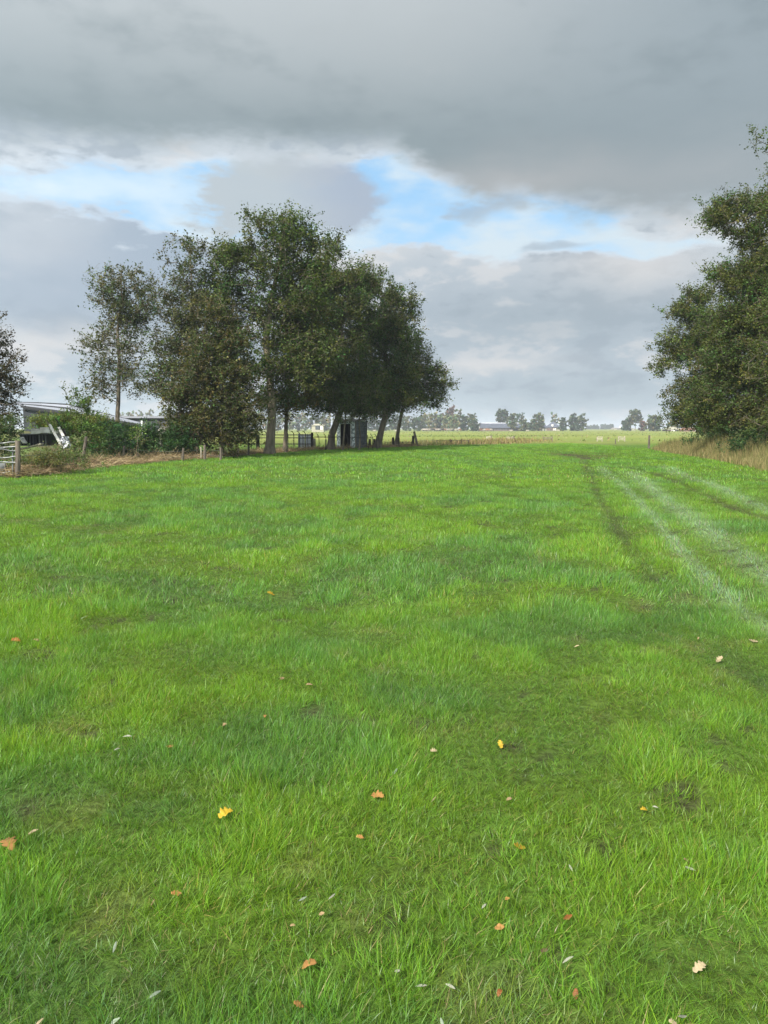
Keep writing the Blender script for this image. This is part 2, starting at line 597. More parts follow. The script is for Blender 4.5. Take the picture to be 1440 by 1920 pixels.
def field_tint(x, y):
    """colour of the grass at a place, and its vigour (height), bareness and lean"""
    big = fbm(x, y, 1.5, 4, 3)
    mid = fbm(x, y * 0.8, 0.55, 4, 21)
    sml = fbm(x, y, 0.28, 3, 37)
    wide = fbm(x, y, 9.0, 3, 51)
    blue = sstep(big * 0.6 + mid * 0.4 + (wide - .5) * .35, 0.50, 0.64)
    yel = sstep(1 - big + (sml - .5) * .5 + (wide - .5) * .3, 0.47, 0.72)
    c_mid = np.array([0.136, 0.240, 0.024])
    c_blue = np.array([0.116, 0.222, 0.034])
    c_yel = np.array([0.156, 0.256, 0.020])
    c = c_mid[None] * np.ones((len(x), 1))
    c = c * (1 - blue[:, None]) + c_blue * blue[:, None]
    c = c * (1 - 0.75 * yel[:, None]) + c_yel * 0.75 * yel[:, None]
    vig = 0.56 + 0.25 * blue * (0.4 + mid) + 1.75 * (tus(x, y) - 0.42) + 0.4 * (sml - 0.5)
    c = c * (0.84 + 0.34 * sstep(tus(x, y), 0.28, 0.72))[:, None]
    # dry, thin spots
    dry = sstep(fbm(x, y, 0.34, 3, 77), 0.64, 0.78)
    c = c * np.array([0.97, 1.03, 1.12])
    c = c * (1 - 0.3 * dry[:, None]) + np.array([0.24, 0.22, 0.08]) * 0.3 * dry[:, None]
    vig = vig * (1 - 0.2 * dry)
    bare = sstep(fbm(x, y, 0.22, 2, 99), 0.72, 0.82) * (y < 20)
    # wheel tracks
    br = fbm(x, y, 1.3, 3, 12)
    for pts, w, k in ((RUT_A, 0.13, 0.78), (RUT_D, 0.15, 0.85), (RUT_F, 0.6, 0.45)):
        k = k * (0.45 + 0.55 * sstep(y, 5.5, 12.0))
        d = seg_dist(x, y, pts)
        m = np.exp(-(d / w) ** 2) * k * (0.5 + 0.5 * sstep(br, 0.35, 0.55)) * (0.75 + 0.5 * fbm(x, y, 0.25, 2, 15))
        m = np.clip(m, 0, 1)
        fade = sstep(y, 5.0, 16.0)
        c = c * (1 - m[:, None]) + (np.array([0.065, 0.12, 0.028])[None] * (1 - fade[:, None]) + np.array([0.085, 0.095, 0.03])[None] * fade[:, None]) * m[:, None]
        vig = vig * (1 - 0.55 * m)
        bare = np.maximum(bare, m * 0.45)
    d = seg_dist(x, y, MUD)
    m = np.exp(-(d / 0.9) ** 2) * sstep(fbm(x, y, 2.2, 3, 8), 0.35, 0.6)
    c = c * (1 - m[:, None]) + np.array([0.12, 0.085, 0.05]) * m[:, None]
    bare = np.maximum(bare, m * 0.8)
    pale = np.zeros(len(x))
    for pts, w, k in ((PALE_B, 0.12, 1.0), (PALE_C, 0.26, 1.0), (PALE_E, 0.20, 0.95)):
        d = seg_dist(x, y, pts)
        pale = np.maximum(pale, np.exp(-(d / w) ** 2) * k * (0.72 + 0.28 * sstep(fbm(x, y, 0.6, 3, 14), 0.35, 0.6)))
    c = c * (1 - pale[:, None]) + np.array([0.225, 0.330, 0.135]) * pale[:, None]  # sheen of the flattened blades painted into the colour, with their paler undersides
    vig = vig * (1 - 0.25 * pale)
    return c, vig, bare, pale


# ---------------------------------------------------------------- ground
def build_ground():
    ys = np.concatenate([np.array([-60.0, -30.0]), np.arange(-12, 0, 3.0), np.arange(0, 12, 0.16), np.arange(12, 30, 0.4), np.arange(30, 100, 1.0),
                         np.arange(100, 200, 10), np.array([200, 260, 340, 450, 600, 900, 1400, 2400, 4000])])
    ts = np.concatenate([-np.array([1.0, .6, .35, .2, .12, .07])[:, None].ravel() * 1.0])
    # columns: fine near the middle, coarse outwards
    core = np.linspace(-1, 1, 121)
    wings = np.array([1.3, 1.8, 2.6, 4.0, 7.0, 12.0])
    cols = np.concatenate([-wings[::-1], core, wings])
    V, T = [], []
    for yy in ys:
        half = max(abs(yy), 3) * 0.62 + 1.5
        V.append(np.stack([np.sign(cols) * np.minimum(np.abs(cols * half), 4000 + np.abs(cols) * 60), np.full_like(cols, yy)], 1))
    V = np.concatenate(V)
    x, y = V[:, 0], V[:, 1]
    z = gz(x, y)
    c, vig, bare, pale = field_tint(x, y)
    # thatch and soil under the blades: duller than the blades
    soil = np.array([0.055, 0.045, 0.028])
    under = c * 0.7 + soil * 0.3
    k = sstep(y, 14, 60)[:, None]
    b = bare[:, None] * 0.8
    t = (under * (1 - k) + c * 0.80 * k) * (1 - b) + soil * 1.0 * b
    n, mcol = len(ys), len(cols)
    i = np.arange(n - 1)[:, None] * mcol + np.arange(mcol - 1)[None]
    i = i.ravel()
    faces = np.stack([i, i + 1, i + 1 + mcol, i + mcol], 1)
    m = new_mat("meadow_ground")
    nt = m.node_tree
    g = NG(nt)
    out = nt.nodes.new('ShaderNodeOutputMaterial')
    p = nt.nodes.new('ShaderNodeBsdfPrincipled')
    p.inputs['Roughness'].default_value = 0.9
    p.inputs['Specular IOR Level'].default_value = 0.15
    nt.links.new(p.outputs[0], out.inputs[0])
    a = nt.nodes.new('ShaderNodeAttribute')
    a.attribute_name = 'tint'
    geo = nt.nodes.new('ShaderNodeNewGeometry')
    sp = nt.nodes.new('ShaderNodeSeparateXYZ')
    nt.links.new(geo.outputs['Position'], sp.inputs[0])
    yy = sp.outputs[1]
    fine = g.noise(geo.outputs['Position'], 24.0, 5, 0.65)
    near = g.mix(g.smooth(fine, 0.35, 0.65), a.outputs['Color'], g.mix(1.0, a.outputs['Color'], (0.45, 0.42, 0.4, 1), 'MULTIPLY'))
    # mown pastures beyond the field: yellower aftermath in parcels
    v1 = g.comb(g.m('MULTIPLY', sp.outputs[0], 0.02), g.m('MULTIPLY', yy, 0.03), 0)
    f1 = g.noise(v1, 1.0, 5, 0.55)
    v2 = g.comb(g.m('MULTIPLY', sp.outputs[0], 0.16), g.m('MULTIPLY', yy, 0.12), 3)
    f2 = g.noise(v2, 1.0, 6, 0.65)
    farc = g.mix(g.smooth(f1, 0.40, 0.60), (0.115, 0.155, 0.026, 1), (0.155, 0.170, 0.036, 1))
    farc = g.mix(g.smooth(f2, 0.36, 0.64, 0.0, 0.75), farc, (0.085, 0.115, 0.028, 1))
    # parcels: long strips across
    wv = nt.nodes.new('ShaderNodeTexVoronoi')
    wv.feature = 'F1'
    wv.inputs['Scale'].default_value = 1.0
    g.put(wv.inputs['Vector'], g.comb(g.m('MULTIPLY', sp.outputs[0], 0.006), g.m('MULTIPLY', yy, 0.022), 0))
    hs = nt.nodes.new('ShaderNodeSeparateColor')
    nt.links.new(wv.outputs['Color'], hs.inputs[0])
    farc = g.mix(g.m('MULTIPLY', hs.outputs[0], 0.55), farc, (0.175, 0.185, 0.045, 1))
    fx = g.smooth(g.m('ADD', yy, g.m('MULTIPLY', g.m('SUBTRACT', f2, 0.5), 16.0)), 66, 84)
    c = g.mix(fx, near, farc)
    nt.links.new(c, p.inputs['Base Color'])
    bp = nt.nodes.new('ShaderNodeBump')
    bp.inputs['Strength'].default_value = 0.6
    bp.inputs['Distance'].default_value = 0.04
    nt.links.new(fine, bp.inputs['Height'])
    nt.links.new(bp.outputs[0], p.inputs['Normal'])
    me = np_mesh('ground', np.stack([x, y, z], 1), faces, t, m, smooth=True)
    o = link('ground', me)
    prop(o, 'flat green meadow running out to the far pastures', kind='structure')


build_ground()


# ---------------------------------------------------------------- grass
def tuft_mesh(name, nb, rad, hmin, hmax, width, segs, seed, curl=0.5, straw=0.05):
    r = np.random.default_rng(seed)
    V, Fq, T = [], [], []
    for b in range(nb):
        a = r.uniform(0, 2 * math.pi)
        rr = rad * math.sqrt(r.uniform())
        bx, by = rr * math.cos(a), rr * math.sin(a)
        h = r.uniform(hmin, hmax)
        la = a + r.normal(0, 0.9)
        lean = r.uniform(0.05, 0.55) + 0.5 * curl * r.uniform() ** 2
        droop = r.uniform(0.1, 0.9) * curl
        w = width * r.uniform(0.6, 1.25)
        ya = r.uniform(0, math.pi)
        sx, sy = math.cos(ya), math.sin(ya)
        col = np.array([1.06, 1.10, 1.0]) * r.uniform(0.62, 1.42)
        col = col * np.array([r.uniform(0.85, 1.2), 1.0, r.uniform(0.7, 1.4)])
        if r.uniform() < 0.22:
            col = col * np.array([1.12, 1.10, 2.1])
        if r.uniform() < straw:
            col = np.array([3.2, 1.55, 5.0]) * r.uniform(0.5, 1.0)
        base = len(V)
        x, y, z = bx, by, -0.01
        ang = lean
        L = h / segs
        for s in range(segs + 1):
            t = s / segs
            ww = w * (1 - t ** 1.6) * 0.5
            if s == segs:
                V.append((x, y, z))
                T.append(col)
            else:
                V.append((x - sx * ww, y - sy * ww, z))
                V.append((x + sx * ww, y + sy * ww, z))
                T += [col, col]
            x += math.cos(la) * math.sin(ang) * L
            y += math.sin(la) * math.sin(ang) * L
            z += math.cos(ang) * L
            ang += droop * 1.6 / segs * (0.4 + t)
        for s in range(segs):
            i = base + 2 * s
            if s < segs - 1:
                Fq.append((i, i + 1, i + 3))
                Fq.append((i, i + 3, i + 2))
            else:
                Fq.append((i, i + 1, i + 2))
    return np_mesh(name, V, Fq, np.array(T), M_GRASS)


def build_grass():
    tufts = []
    specs = []
    for i in range(6):
        specs.append(('near', tuft_mesh(f"near_tuft{i}", 34, 0.040, 0.035, 0.105, 0.0029, 4, 100 + i, 0.85, 0.05)))
    for i in range(4):
        specs.append(('mid', tuft_mesh(f"mid_tuft{i}", 22, 0.085, 0.045, 0.115, 0.0062, 3, 200 + i, 0.7, 0.03)))
    for i in range(4):
        specs.append(('far', tuft_mesh(f"far_tuft{i}", 26, 0.24, 0.05, 0.115, 0.018, 2, 300 + i, 0.6, 0.02)))
    gcol = bpy.data.collections.new("grass_tufts")
    for k, (z_, me) in enumerate(specs):
        ob = bpy.data.objects.new(f"tuft_{k:02d}", me)
        gcol.objects.link(ob)
    P, S, Rr, I, C = [], [], [], [], []

    def zone(y0, y1, cell, idx, sc_mul, soft):
        ny = int((y1 - y0) / cell)
        pts = []
        for j in range(ny):
            yy = y0 + j * cell
            half = 0.56 * yy + 1.0
            nx = int(2 * half / cell)
            xs = -half + np.arange(nx) * cell
            pts.append(np.stack([xs, np.full(nx, yy)], 1))
        p = np.concatenate(pts)
        p += rng.uniform(-0.6, 0.6, p.shape) * cell
        # ragged hand-over between zones
        yj = p[:, 1] + rng.normal(0, soft, len(p))
        keep = (yj > y0 - 0.0) & (yj < y1 + 0.0) | ((p[:, 1] > y0 + soft * 2) & (p[:, 1] < y1 - soft * 2))
        p = p[keep]
        x, y = p[:, 0], p[:, 1]
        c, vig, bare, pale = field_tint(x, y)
        lo = left_of_edge(x, y)
        ro = right_of_edge(x, y)
        u = rng.uniform(0, 1, len(x))
        keep = (u > bare * 0.93) & (lo < 0.25 + rng.normal(0, .2, len(x))) & (ro < 0.3 + rng.normal(0, .2, len(x)))
        x, y, c, vig, pale = x[keep], y[keep], c[keep], vig[keep], pale[keep]
        n = len(x)
        P.append(np.stack([x, y, gz(x, y)], 1))
        s = np.clip(vig, 0.35, 1.8) * rng.uniform(0.75, 1.25, n) * sc_mul
        S.append(np.stack([np.full(n, 1.0) * rng.uniform(0.85, 1.2, n) * (1 + 0.2 * (s - 1)), np.ones(n), s], 1))
        S[-1][:, 1] = S[-1][:, 0]
        # wind and hoof lean
        lx = (fbm(x, y, 0.8, 2, 61) - 0.5) * 1.5 + (fbm(x, y, 0.2, 2, 63) - 0.5) * 0.8
        ly = (fbm(x, y, 0.8, 2, 62) - 0.5) * 1.5 + (fbm(x, y, 0.2, 2, 64) - 0.5) * 0.8
        e = 0.05
        lx = lx * 0.55 - (tus(x + e, y) - tus(x - e, y)) / (2 * e) * 0.16 + 0.1
        ly = ly * 0.55 - (tus(x, y + e) - tus(x, y - e)) / (2 * e) * 0.16
        ly = ly + pale * 0.9
        Rr.append(np.stack([-ly * 0.75, lx * 0.75, np.zeros(n)], 1))
        I.append(rng.choice(idx, n))
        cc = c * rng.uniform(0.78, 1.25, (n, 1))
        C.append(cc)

    zone(1.1, 7.0, 0.046, np.arange(0, 6), 1.0, 0.4)
    zone(6.4, 23.0, 0.092, np.arange(6, 10), 1.05, 1.0)
    zone(21.0, 84.0, 0.30, np.arange(10, 14), 1.1, 2.5)
    P_, S_, R_, I_, C_ = [np.concatenate(a) for a in (P, S, Rr, I, C)]
    me = bpy.data.meshes.new("grass")
    me.vertices.add(len(P_))
    me.vertices.foreach_set('co', P_.astype(np.float32).ravel())
    for nm, typ, arr, key in (('siz', 'FLOAT_VECTOR', S_, 'vector'), ('til', 'FLOAT_VECTOR', R_, 'vector')):
        a = me.attributes.new(nm, typ, 'POINT')
        a.data.foreach_set(key, arr.astype(np.float32).ravel())
    a = me.attributes.new('pick', 'INT', 'POINT')
    a.data.foreach_set('value', I_.astype(np.int32))
    a = me.attributes.new('patch', 'FLOAT_COLOR', 'POINT')
    a.data.foreach_set('color', np.concatenate([C_, np.ones((len(C_), 1))], 1).astype(np.float32).ravel())
    a = me.attributes.new('yaw', 'FLOAT', 'POINT')
    a.data.foreach_set('value', rng.uniform(0, 6.283, len(P_)).astype(np.float32))
    o = link('grass', me)
    prop(o, 'short lush meadow grass in tussocks with paler wheel tracks', kind='stuff')
    ng = bpy.data.node_groups.new("scatter_grass", 'GeometryNodeTree')
    ng.interface.new_socket('Geometry', in_out='INPUT', socket_type='NodeSocketGeometry')
    ng.interface.new_socket('Geometry', in_out='OUTPUT', socket_type='NodeSocketGeometry')
    gi = ng.nodes.new('NodeGroupInput')
    go = ng.nodes.new('NodeGroupOutput')
    iop = ng.nodes.new('GeometryNodeInstanceOnPoints')
    ci = ng.nodes.new('GeometryNodeCollectionInfo')
    ci.inputs['Collection'].default_value = gcol
    ci.inputs['Separate Children'].default_value = True
    ci.inputs['Reset Children'].default_value = True

    def na(name, typ):
        n = ng.nodes.new('GeometryNodeInputNamedAttribute')
        n.data_type = typ
        n.inputs['Name'].default_value = name
        return n.outputs['Attribute']
    ng.links.new(gi.outputs[0], iop.inputs['Points'])
    ng.links.new(ci.outputs[0], iop.inputs['Instance'])
    iop.inputs['Pick Instance'].default_value = True
    ng.links.new(na('pick', 'INT'), iop.inputs['Instance Index'])
    ng.links.new(na('siz', 'FLOAT_VECTOR'), iop.inputs['Scale'])
    # yaw first, then tilt in world axes
    yawc = ng.nodes.new('ShaderNodeCombineXYZ')
    ng.links.new(na('yaw', 'FLOAT'), yawc.inputs[2])
    e2r = ng.nodes.new('FunctionNodeEulerToRotation')
    ng.links.new(yawc.outputs[0], e2r.inputs[0])
    e2r2 = ng.nodes.new('FunctionNodeEulerToRotation')
    ng.links.new(na('til', 'FLOAT_VECTOR'), e2r2.inputs[0])
    rr = ng.nodes.new('FunctionNodeRotateRotation')
    rr.rotation_space = 'GLOBAL'
    ng.links.new(e2r.outputs[0], rr.inputs[0])
    ng.links.new(e2r2.outputs[0], rr.inputs[1])
    ng.links.new(rr.outputs[0], iop.inputs['Rotation'])
    ng.links.new(iop.outputs[0], go.inputs[0])
    md = o.modifiers.new("scatter", 'NODES')
    md.node_group = ng
    print("grass instances", len(P_))


build_grass()


# ---------------------------------------------------------------- unseen cloud sheet, shaped to shade the near field
def build_cloud():
    H = 320.0
    off = Vector((SUN_VEC.x, SUN_VEC.y, 0)) * (H / SUN_VEC.z)
    far_edge = 76.0
    n = 160
    V, Fc = [], []
    # outline of the shaded ground, carried up along the sunbeams
    outline = []

    def sm(x):
        t = min(1, max(0, (x + 16) / 16))
        return t * t * (3 - 2 * t)
    for i in range(n + 1):
        t = i / n
        x = -420 + 840 * t
        wob = 3.0 * math.sin(x * 0.045 + 1.0) + 2.0 * math.sin(x * 0.13)
        outline.append((x, far_edge + wob + 26.0 * (1 - sm(x))))  # reaches farther at the left to put the farm shed in shade
    for j in range(9):
        tj = j / 8
        for (x, yf) in outline:
            yb = -260 + 40 * math.sin(x * 0.02)
            y = yf + (yb - yf) * tj
            V.append((x + off.x, y + off.y, H))
    m = n + 1
    for j in range(8):
        for i in range(n):
            a = j * m + i
            Fc.append((a, a + 1, a + 1 + m, a + m))
    base = len(V)
    V2 = []
    for k, (x, y, z) in enumerate(V):
        j, i = divmod(k, m)
        edge = math.sin(math.pi * j / 8) ** 0.4 * math.sin(math.pi * i / n) ** 0.4 if 0 < i < n and 0 < j < 8 else 0
        V2.append((x, y, z + 1.0 + 60 * edge + 14 * edge * math.sin(x * .05) * math.cos(y * .07)))
    mat = new_mat("cloud_vapour")
    nt = mat.node_tree
    g = NG(nt)
    out = nt.nodes.new('ShaderNodeOutputMaterial')
    tl = nt.nodes.new('ShaderNodeBsdfTranslucent')
    tl.inputs[0].default_value = (0.95, 0.95, 0.96, 1)
    tr = nt.nodes.new('ShaderNodeBsdfTransparent')
    mx = nt.nodes.new('ShaderNodeMixShader')
    geo = nt.nodes.new('ShaderNodeNewGeometry')
    nz = g.noise(geo.outputs['Position'], 0.02, 5, 0.6)
    g.put(mx.inputs[0], g.smooth(nz, 0.3, 0.7, 0.22, 0.36))
    nt.links.new(tr.outputs[0], mx.inputs[1])
    nt.links.new(tl.outputs[0], mx.inputs[2])
    nt.links.new(mx.outputs[0], out.inputs[0])
    allv = V + V2
    allf = [tuple(reversed(f)) for f in Fc] + [tuple(i + base for i in f) for f in Fc]
    me = np_mesh('cloud', allv, allf, None, mat, smooth=True)
    o = link('cloud', me)
    prop(o, 'broad grey cloud out of view, shaped to shade the near field', kind='structure')


build_cloud()


# ---------------------------------------------------------------- trees
def pal(*cols):
    return np.array(cols, dtype=float)


OAK = pal((0.056, 0.090, 0.019), (0.076, 0.116, 0.023), (0.038, 0.064, 0.016), (0.100, 0.122, 0.026))
OAK_TINGED = pal((0.075, 0.10, 0.02), (0.12, 0.11, 0.02), (0.055, 0.085, 0.018), (0.13, 0.085, 0.02))
ALDER = pal((0.062, 0.085, 0.030), (0.082, 0.10, 0.035), (0.05, 0.07, 0.028), (0.10, 0.105, 0.04))
BROWN = pal((0.064, 0.082, 0.024), (0.082, 0.092, 0.026), (0.048, 0.070, 0.021), (0.115, 0.088, 0.026), (0.058, 0.090, 0.022))
PURPLE = pal((0.046, 0.040, 0.022), (0.056, 0.045, 0.024), (0.034, 0.036, 0.019), (0.045, 0.060, 0.022))
ALDER_R = pal((0.074, 0.108, 0.024), (0.098, 0.134, 0.028), (0.056, 0.082, 0.022), (0.125, 0.142, 0.038))
BRAMBLE = pal((0.045, 0.10, 0.025), (0.035, 0.075, 0.025), (0.06, 0.12, 0.03), (0.03, 0.07, 0.03))
SAPLING = pal((0.09, 0.15, 0.03), (0.12, 0.17, 0.04), (0.07, 0.12, 0.03))
FARGREEN = pal((0.085, 0.105, 0.045), (0.11, 0.125, 0.055), (0.07, 0.09, 0.04))
FARDARK = pal((0.05, 0.075, 0.035), (0.065, 0.09, 0.04), (0.04, 0.06, 0.03))
FARPALE = pal((0.15, 0.165, 0.08), (0.18, 0.19, 0.095), (0.12, 0.14, 0.07))
FARBROWN = pal((0.10, 0.055, 0.04), (0.12, 0.065, 0.045), (0.09, 0.06, 0.04))


def tubes_np(segs, ns=5):
    """segs: list of (a, b, ra, rb) -> verts, faces"""
    A = np.array([s[0] for s in segs])
    B = np.array([s[1] for s in segs])
    ra = np.array([s[2] for s in segs])[:, None, None]
    rb = np.array([s[3] for s in segs])[:, None, None]
    d = B - A
    L = np.linalg.norm(d, axis=1, keepdims=True) + 1e-9
    d = d / L
    up = np.where(np.abs(d[:, 2:3]) > 0.9, np.array([[1.0, 0, 0]]), np.array([[0, 0, 1.0]]))
    s = np.cross(d, up)
    s /= np.linalg.norm(s, axis=1, keepdims=True) + 1e-9
    t = np.cross(s, d)
    a = np.arange(ns) * 2 * math.pi / ns
    ring = s[:, None] * np.cos(a)[None, :, None] + t[:, None] * np.sin(a)[None, :, None]
    VA = A[:, None] + ring * ra
    VB = B[:, None] + ring * rb + d[:, None] * np.minimum(rb, 0.05) * 0.3
    V = np.concatenate([VA, VB], 1).reshape(-1, 3)
    n = len(segs)
    b0 = np.arange(n)[:, None] * 2 * ns
    k = np.arange(ns)[None]
    k2 = (k + 1) % ns
    Fq = np.stack([b0 + k, b0 + k2, b0 + ns + k2, b0 + ns + k], 2).reshape(-1, 4)
    return V, Fq


def leaves_np(pos, size, r, palette, colmod, upbias=0.5, aspect=0.6):
    n = len(pos)
    nrm = r.normal(0, 1, (n, 3))
    nrm[:, 2] = np.abs(nrm[:, 2]) + upbias
    nrm /= np.linalg.norm(nrm, axis=1, keepdims=True)
    d = r.normal(0, 1, (n, 3))
    d -= (d * nrm).sum(1, keepdims=True) * nrm
    d /= np.linalg.norm(d, axis=1, keepdims=True) + 1e-9
    s = np.cross(nrm, d)
    L = size * r.uniform(0.6, 1.35, (n, 1))
    w = L * aspect
    mid = pos - nrm * L * 0.12
    V = np.stack([pos - d * L * 0.5, mid * 1.0 + s * w * 0.5 + d * L * 0.05, pos + d * L * 0.5, mid - s * w * 0.5 + d * L * 0.05], 1)
    V[:, 1] += nrm * L * 0.2
    V[:, 3] += nrm * L * 0.2
    c = palette[r.integers(0, len(palette), n)] * 0.55 + palette.mean(0) * 0.45
    c = c * colmod * r.uniform(0.6, 1.42, (n, 1))
    T = np.repeat(c, 4, axis=0)
    Fq = np.arange(4 * n).reshape(n, 4)
    return V.reshape(-1, 3), Fq, T


def grow(blobs, Y, trunk, r0, ncl, lpc, leaf, palette, seed, depth=1.0, twig=0.55, upb=0.35, shell=2.0,
         hang=0.0, per=5, rmin=0.010, clmod=0.42, world_pts=False, ns=5, step=0.8, flare=1.0):
    """crown from ellipsoids, limbs that reach every leaf cluster, leaves on short twigs"""
    r = np.random.default_rng(seed)
    tp = []
    for q in trunk:
        yy = q[2] if len(q) > 2 else Y
        tp.append(np.array(at(q[0], q[1], yy)))
    # resample trunk
    nodes = [tp[0]]
    par = [-1]
    trad = []
    for a, b in zip(tp[:-1], tp[1:]):
        L = np.linalg.norm(b - a)
        k = max(1, int(L / 0.45))
        for i in range(1, k + 1):
            nodes.append(a + (b - a) * i / k + r.normal(0, 0.012 * L / k, 3))
            par.append(len(nodes) - 2)
    ntr = len(nodes)
    area = np.array([b[2] * b[3] * (b[4] if len(b) > 4 else 1) for b in blobs], float)
    cnt = np.maximum(1, (area / area.sum() * ncl)).astype(int)
    cl = []
    for b, k in zip(blobs, cnt):
        yy = b[5] if len(b) > 5 else Y
        c = np.array(at(b[0], b[1], yy))
        rx, rz = b[2] * yy / F, b[3] * yy / F
        ry = 0.5 * (rx + rz) * depth
        kb = max(1, k // per)
        v = r.normal(0, 1, (kb, 3))
        v /= np.linalg.norm(v, axis=1, keepdims=True)
        v *= r.uniform(0, 1, (kb, 1)) ** (1 / shell) * 0.93
        bc = np.repeat(c + v * np.array([rx, ry, rz]), per, axis=0)
        # a bough carries its clusters side by side, flatter than wide
        bc = bc + r.normal(0, 1, bc.shape) * np.array([1.0, 1.0, 0.55]) * twig * 0.85
        cl.append(bc)
    cl = np.concatenate(cl)
    cl = cl[cl[:, 2] > 0.15]
    tn = np.array(nodes)
    dd = np.min(np.linalg.norm(cl[:, None] - tn[None], axis=2), axis=1)
    cl = cl[np.argsort(dd)]
    cap = ntr + len(cl) * 8
    NA = np.zeros((cap, 3))
    NA[:ntr] = tn
    PA = np.full(cap, -1)
    PA[:ntr] = par
    DEP = np.zeros(cap)
    for i in range(1, ntr):
        DEP[i] = DEP[PA[i]] + 0.05
    n = ntr
    tips = []
    lowz = tn[:, 2].min()
    for c in cl:
        dv = c - NA[:n]
        L = np.linalg.norm(dv, axis=1)
        cost = L + 0.9 * np.maximum(0, -dv[:, 2] - hang) + 0.16 * DEP[:n]
        cost[:max(1, int(ntr * 0.18))] += 1.5
        j = int(np.argmin(cost))
        Lj = L[j]
        k = min(6, max(1, int(Lj / step)))
        prev = j
        a = NA[j].copy()
        bow = r.normal(0, 0.10 * Lj, 3)
        bow[2] = -abs(bow[2]) * 0.6
        for i in range(1, k + 1):
            t = i / k
            NA[n] = a + (c - a) * t + bow * math.sin(math.pi * t)
            PA[n] = prev
            DEP[n] = DEP[prev] + Lj / k
            prev = n
            n += 1
        tips.append(prev)
    # pipe model radii
    acc = np.zeros(n)
    ptip = 2.35
    isl = np.ones(n, bool)
    isl[PA[1:n]] = False
    acc[isl] = rmin ** ptip
    for i in range(n - 1, 0, -1):
        acc[PA[i]] += acc[i]
    rad = acc ** (1 / ptip)
    k0 = r0 / max(rad[0], 1e-6)
    # scale thick parts to the trunk radius, leave the twigs thin
    wgt = np.clip((rad - rmin) / max(rad[0] - rmin, 1e-6), 0, 1) ** 0.7
    rad = rad * (1 + (k0 - 1) * wgt)
    for i in range(ntr):
        f = i / max(ntr - 1, 1)
        rad[i] = max(rad[i] * 0.8 if i else r0, r0 * (1 - 0.8 * f))
        zr = NA[i, 2] - lowz
        rad[i] = min(rad[i], r0 * (1.0 - 0.62 * f)) * (1 + 0.45 * flare * math.exp(-max(zr, 0) / 0.28))
    segs_t = [(NA[PA[i]], NA[i], rad[PA[i]] if PA[i] < ntr else min(rad[PA[i]], rad[i] * 1.5), rad[i]) for i in range(1, ntr)]
    segs_b = [(NA[PA[i]], NA[i], min(rad[PA[i]], rad[i] * 1.35), rad[i]) for i in range(ntr, n)]
    # twigs and leaves
    nt_ = 5
    tipp = NA[tips]
    cen = tipp.mean(0)
    pos, cm, tw = [], [], []
    clusterbright = r.normal(1, clmod * 0.6, len(tips)).clip(0.55, 1.6)
    hue = r.normal(0, clmod * 0.5, (len(tips), 1))
    for kk, (p0, br) in enumerate(zip(tipp, clusterbright)):
        out = p0 - cen
        out /= np.linalg.norm(out) + 1e-6
        for q in range(nt_):
            d = r.normal(0, 0.62, 3) + out * 0.5 + np.array([0, 0, upb])
            d /= np.linalg.norm(d)
            L = twig * r.uniform(0.5, 1.5)
            e = p0 + d * L
            if r.uniform() < 0.6:
                tw.append((p0, e, rmin * 0.8, rmin * 0.35))
            m = max(2, int(lpc / nt_))
            t = r.uniform(0.1, 1.05, (m, 1))
            pp = p0 + (e - p0) * t + r.normal(0, 0.085 * twig / 0.55, (m, 3))
            pos.append(pp)
            cmm = np.ones((m, 3)) * br
            cmm[:, 0] *= 1 + hue[kk, 0]
            cm.append(cmm)
    pos = np.concatenate(pos)
    cm = np.concatenate(cm)
    g_ = pos[:, 2] > 0.03
    pos, cm = pos[g_], cm[g_]
    return segs_t, segs_b, tw, pos, cm, NA, rad


def tree(name, label, cat, blobs, Y, trunk, r0=0.25, ncl=300, lpc=40, leaf=0.13, palette=OAK, seed=1, group=None, bark=None,
         twigs=True, **kw):
    st_, sb, tw, pos, cm, NA, rad = grow(blobs, Y, trunk, r0, ncl, lpc, leaf, palette, seed, **kw)
    b = at(trunk[0][0], trunk[0][1], trunk[0][2] if len(trunk[0]) > 2 else Y)
    root = empty(name, (b.x, b.y, max(0, b.z)), 0, label, cat, group)
    near = Y < 120
    bm_ = bark or M_BARK
    v, f = tubes_np(st_, 9 if near else 4)
    link('trunk', np_mesh('trunk', v, f, None, bm_, smooth=True), root)
    if sb:
        if twigs and near:
            sb = sb + tw
        v, f = tubes_np(sb, 4 if near else 3)
        link('limbs', np_mesh('limbs', v, f, None, bm_, smooth=True), root)
    r = np.random.default_rng(seed + 999)
    v, f, t = leaves_np(pos, leaf, r, palette, cm)
    link('crown', np_mesh('crown', v, f, t, M_LEAF), root)
    return root


def bush(name, label, cat, blobs, Y, n=120, lpc=40, leaf=0.09, palette=BRAMBLE, seed=1, group=None, **kw):
    cx = sum(b[0] for b in blobs) / len(blobs)
    by = max(b[1] + b[3] for b in blobs)
    by = max(by, base_y(Y) - 1)
    cy = sum(b[1] for b in blobs) / len(blobs)
    st_, sb, tw, pos, cm, NA, rad = grow(blobs, Y, [(cx, base_y(Y)), (cx + 1, (cy + base_y(Y)) / 2)], 0.03, n, lpc, leaf, palette, seed, rmin=0.006, twig=0.3, **kw)
    b = at(cx, base_y(Y), Y)
    root = empty(name, (b.x, b.y, 0), 0, label, cat, group)
    v, f = tubes_np(st_ + sb, 3)
    link('stems', np_mesh('stems', v, f, None, M_BARK, smooth=True), root)
    r = np.random.default_rng(seed + 999)
    v, f, t = leaves_np(pos, leaf, r, palette, cm)
    link('foliage', np_mesh('foliage', v, f, t, M_LEAF), root)
    return root


GL = 'trees of the left copse'
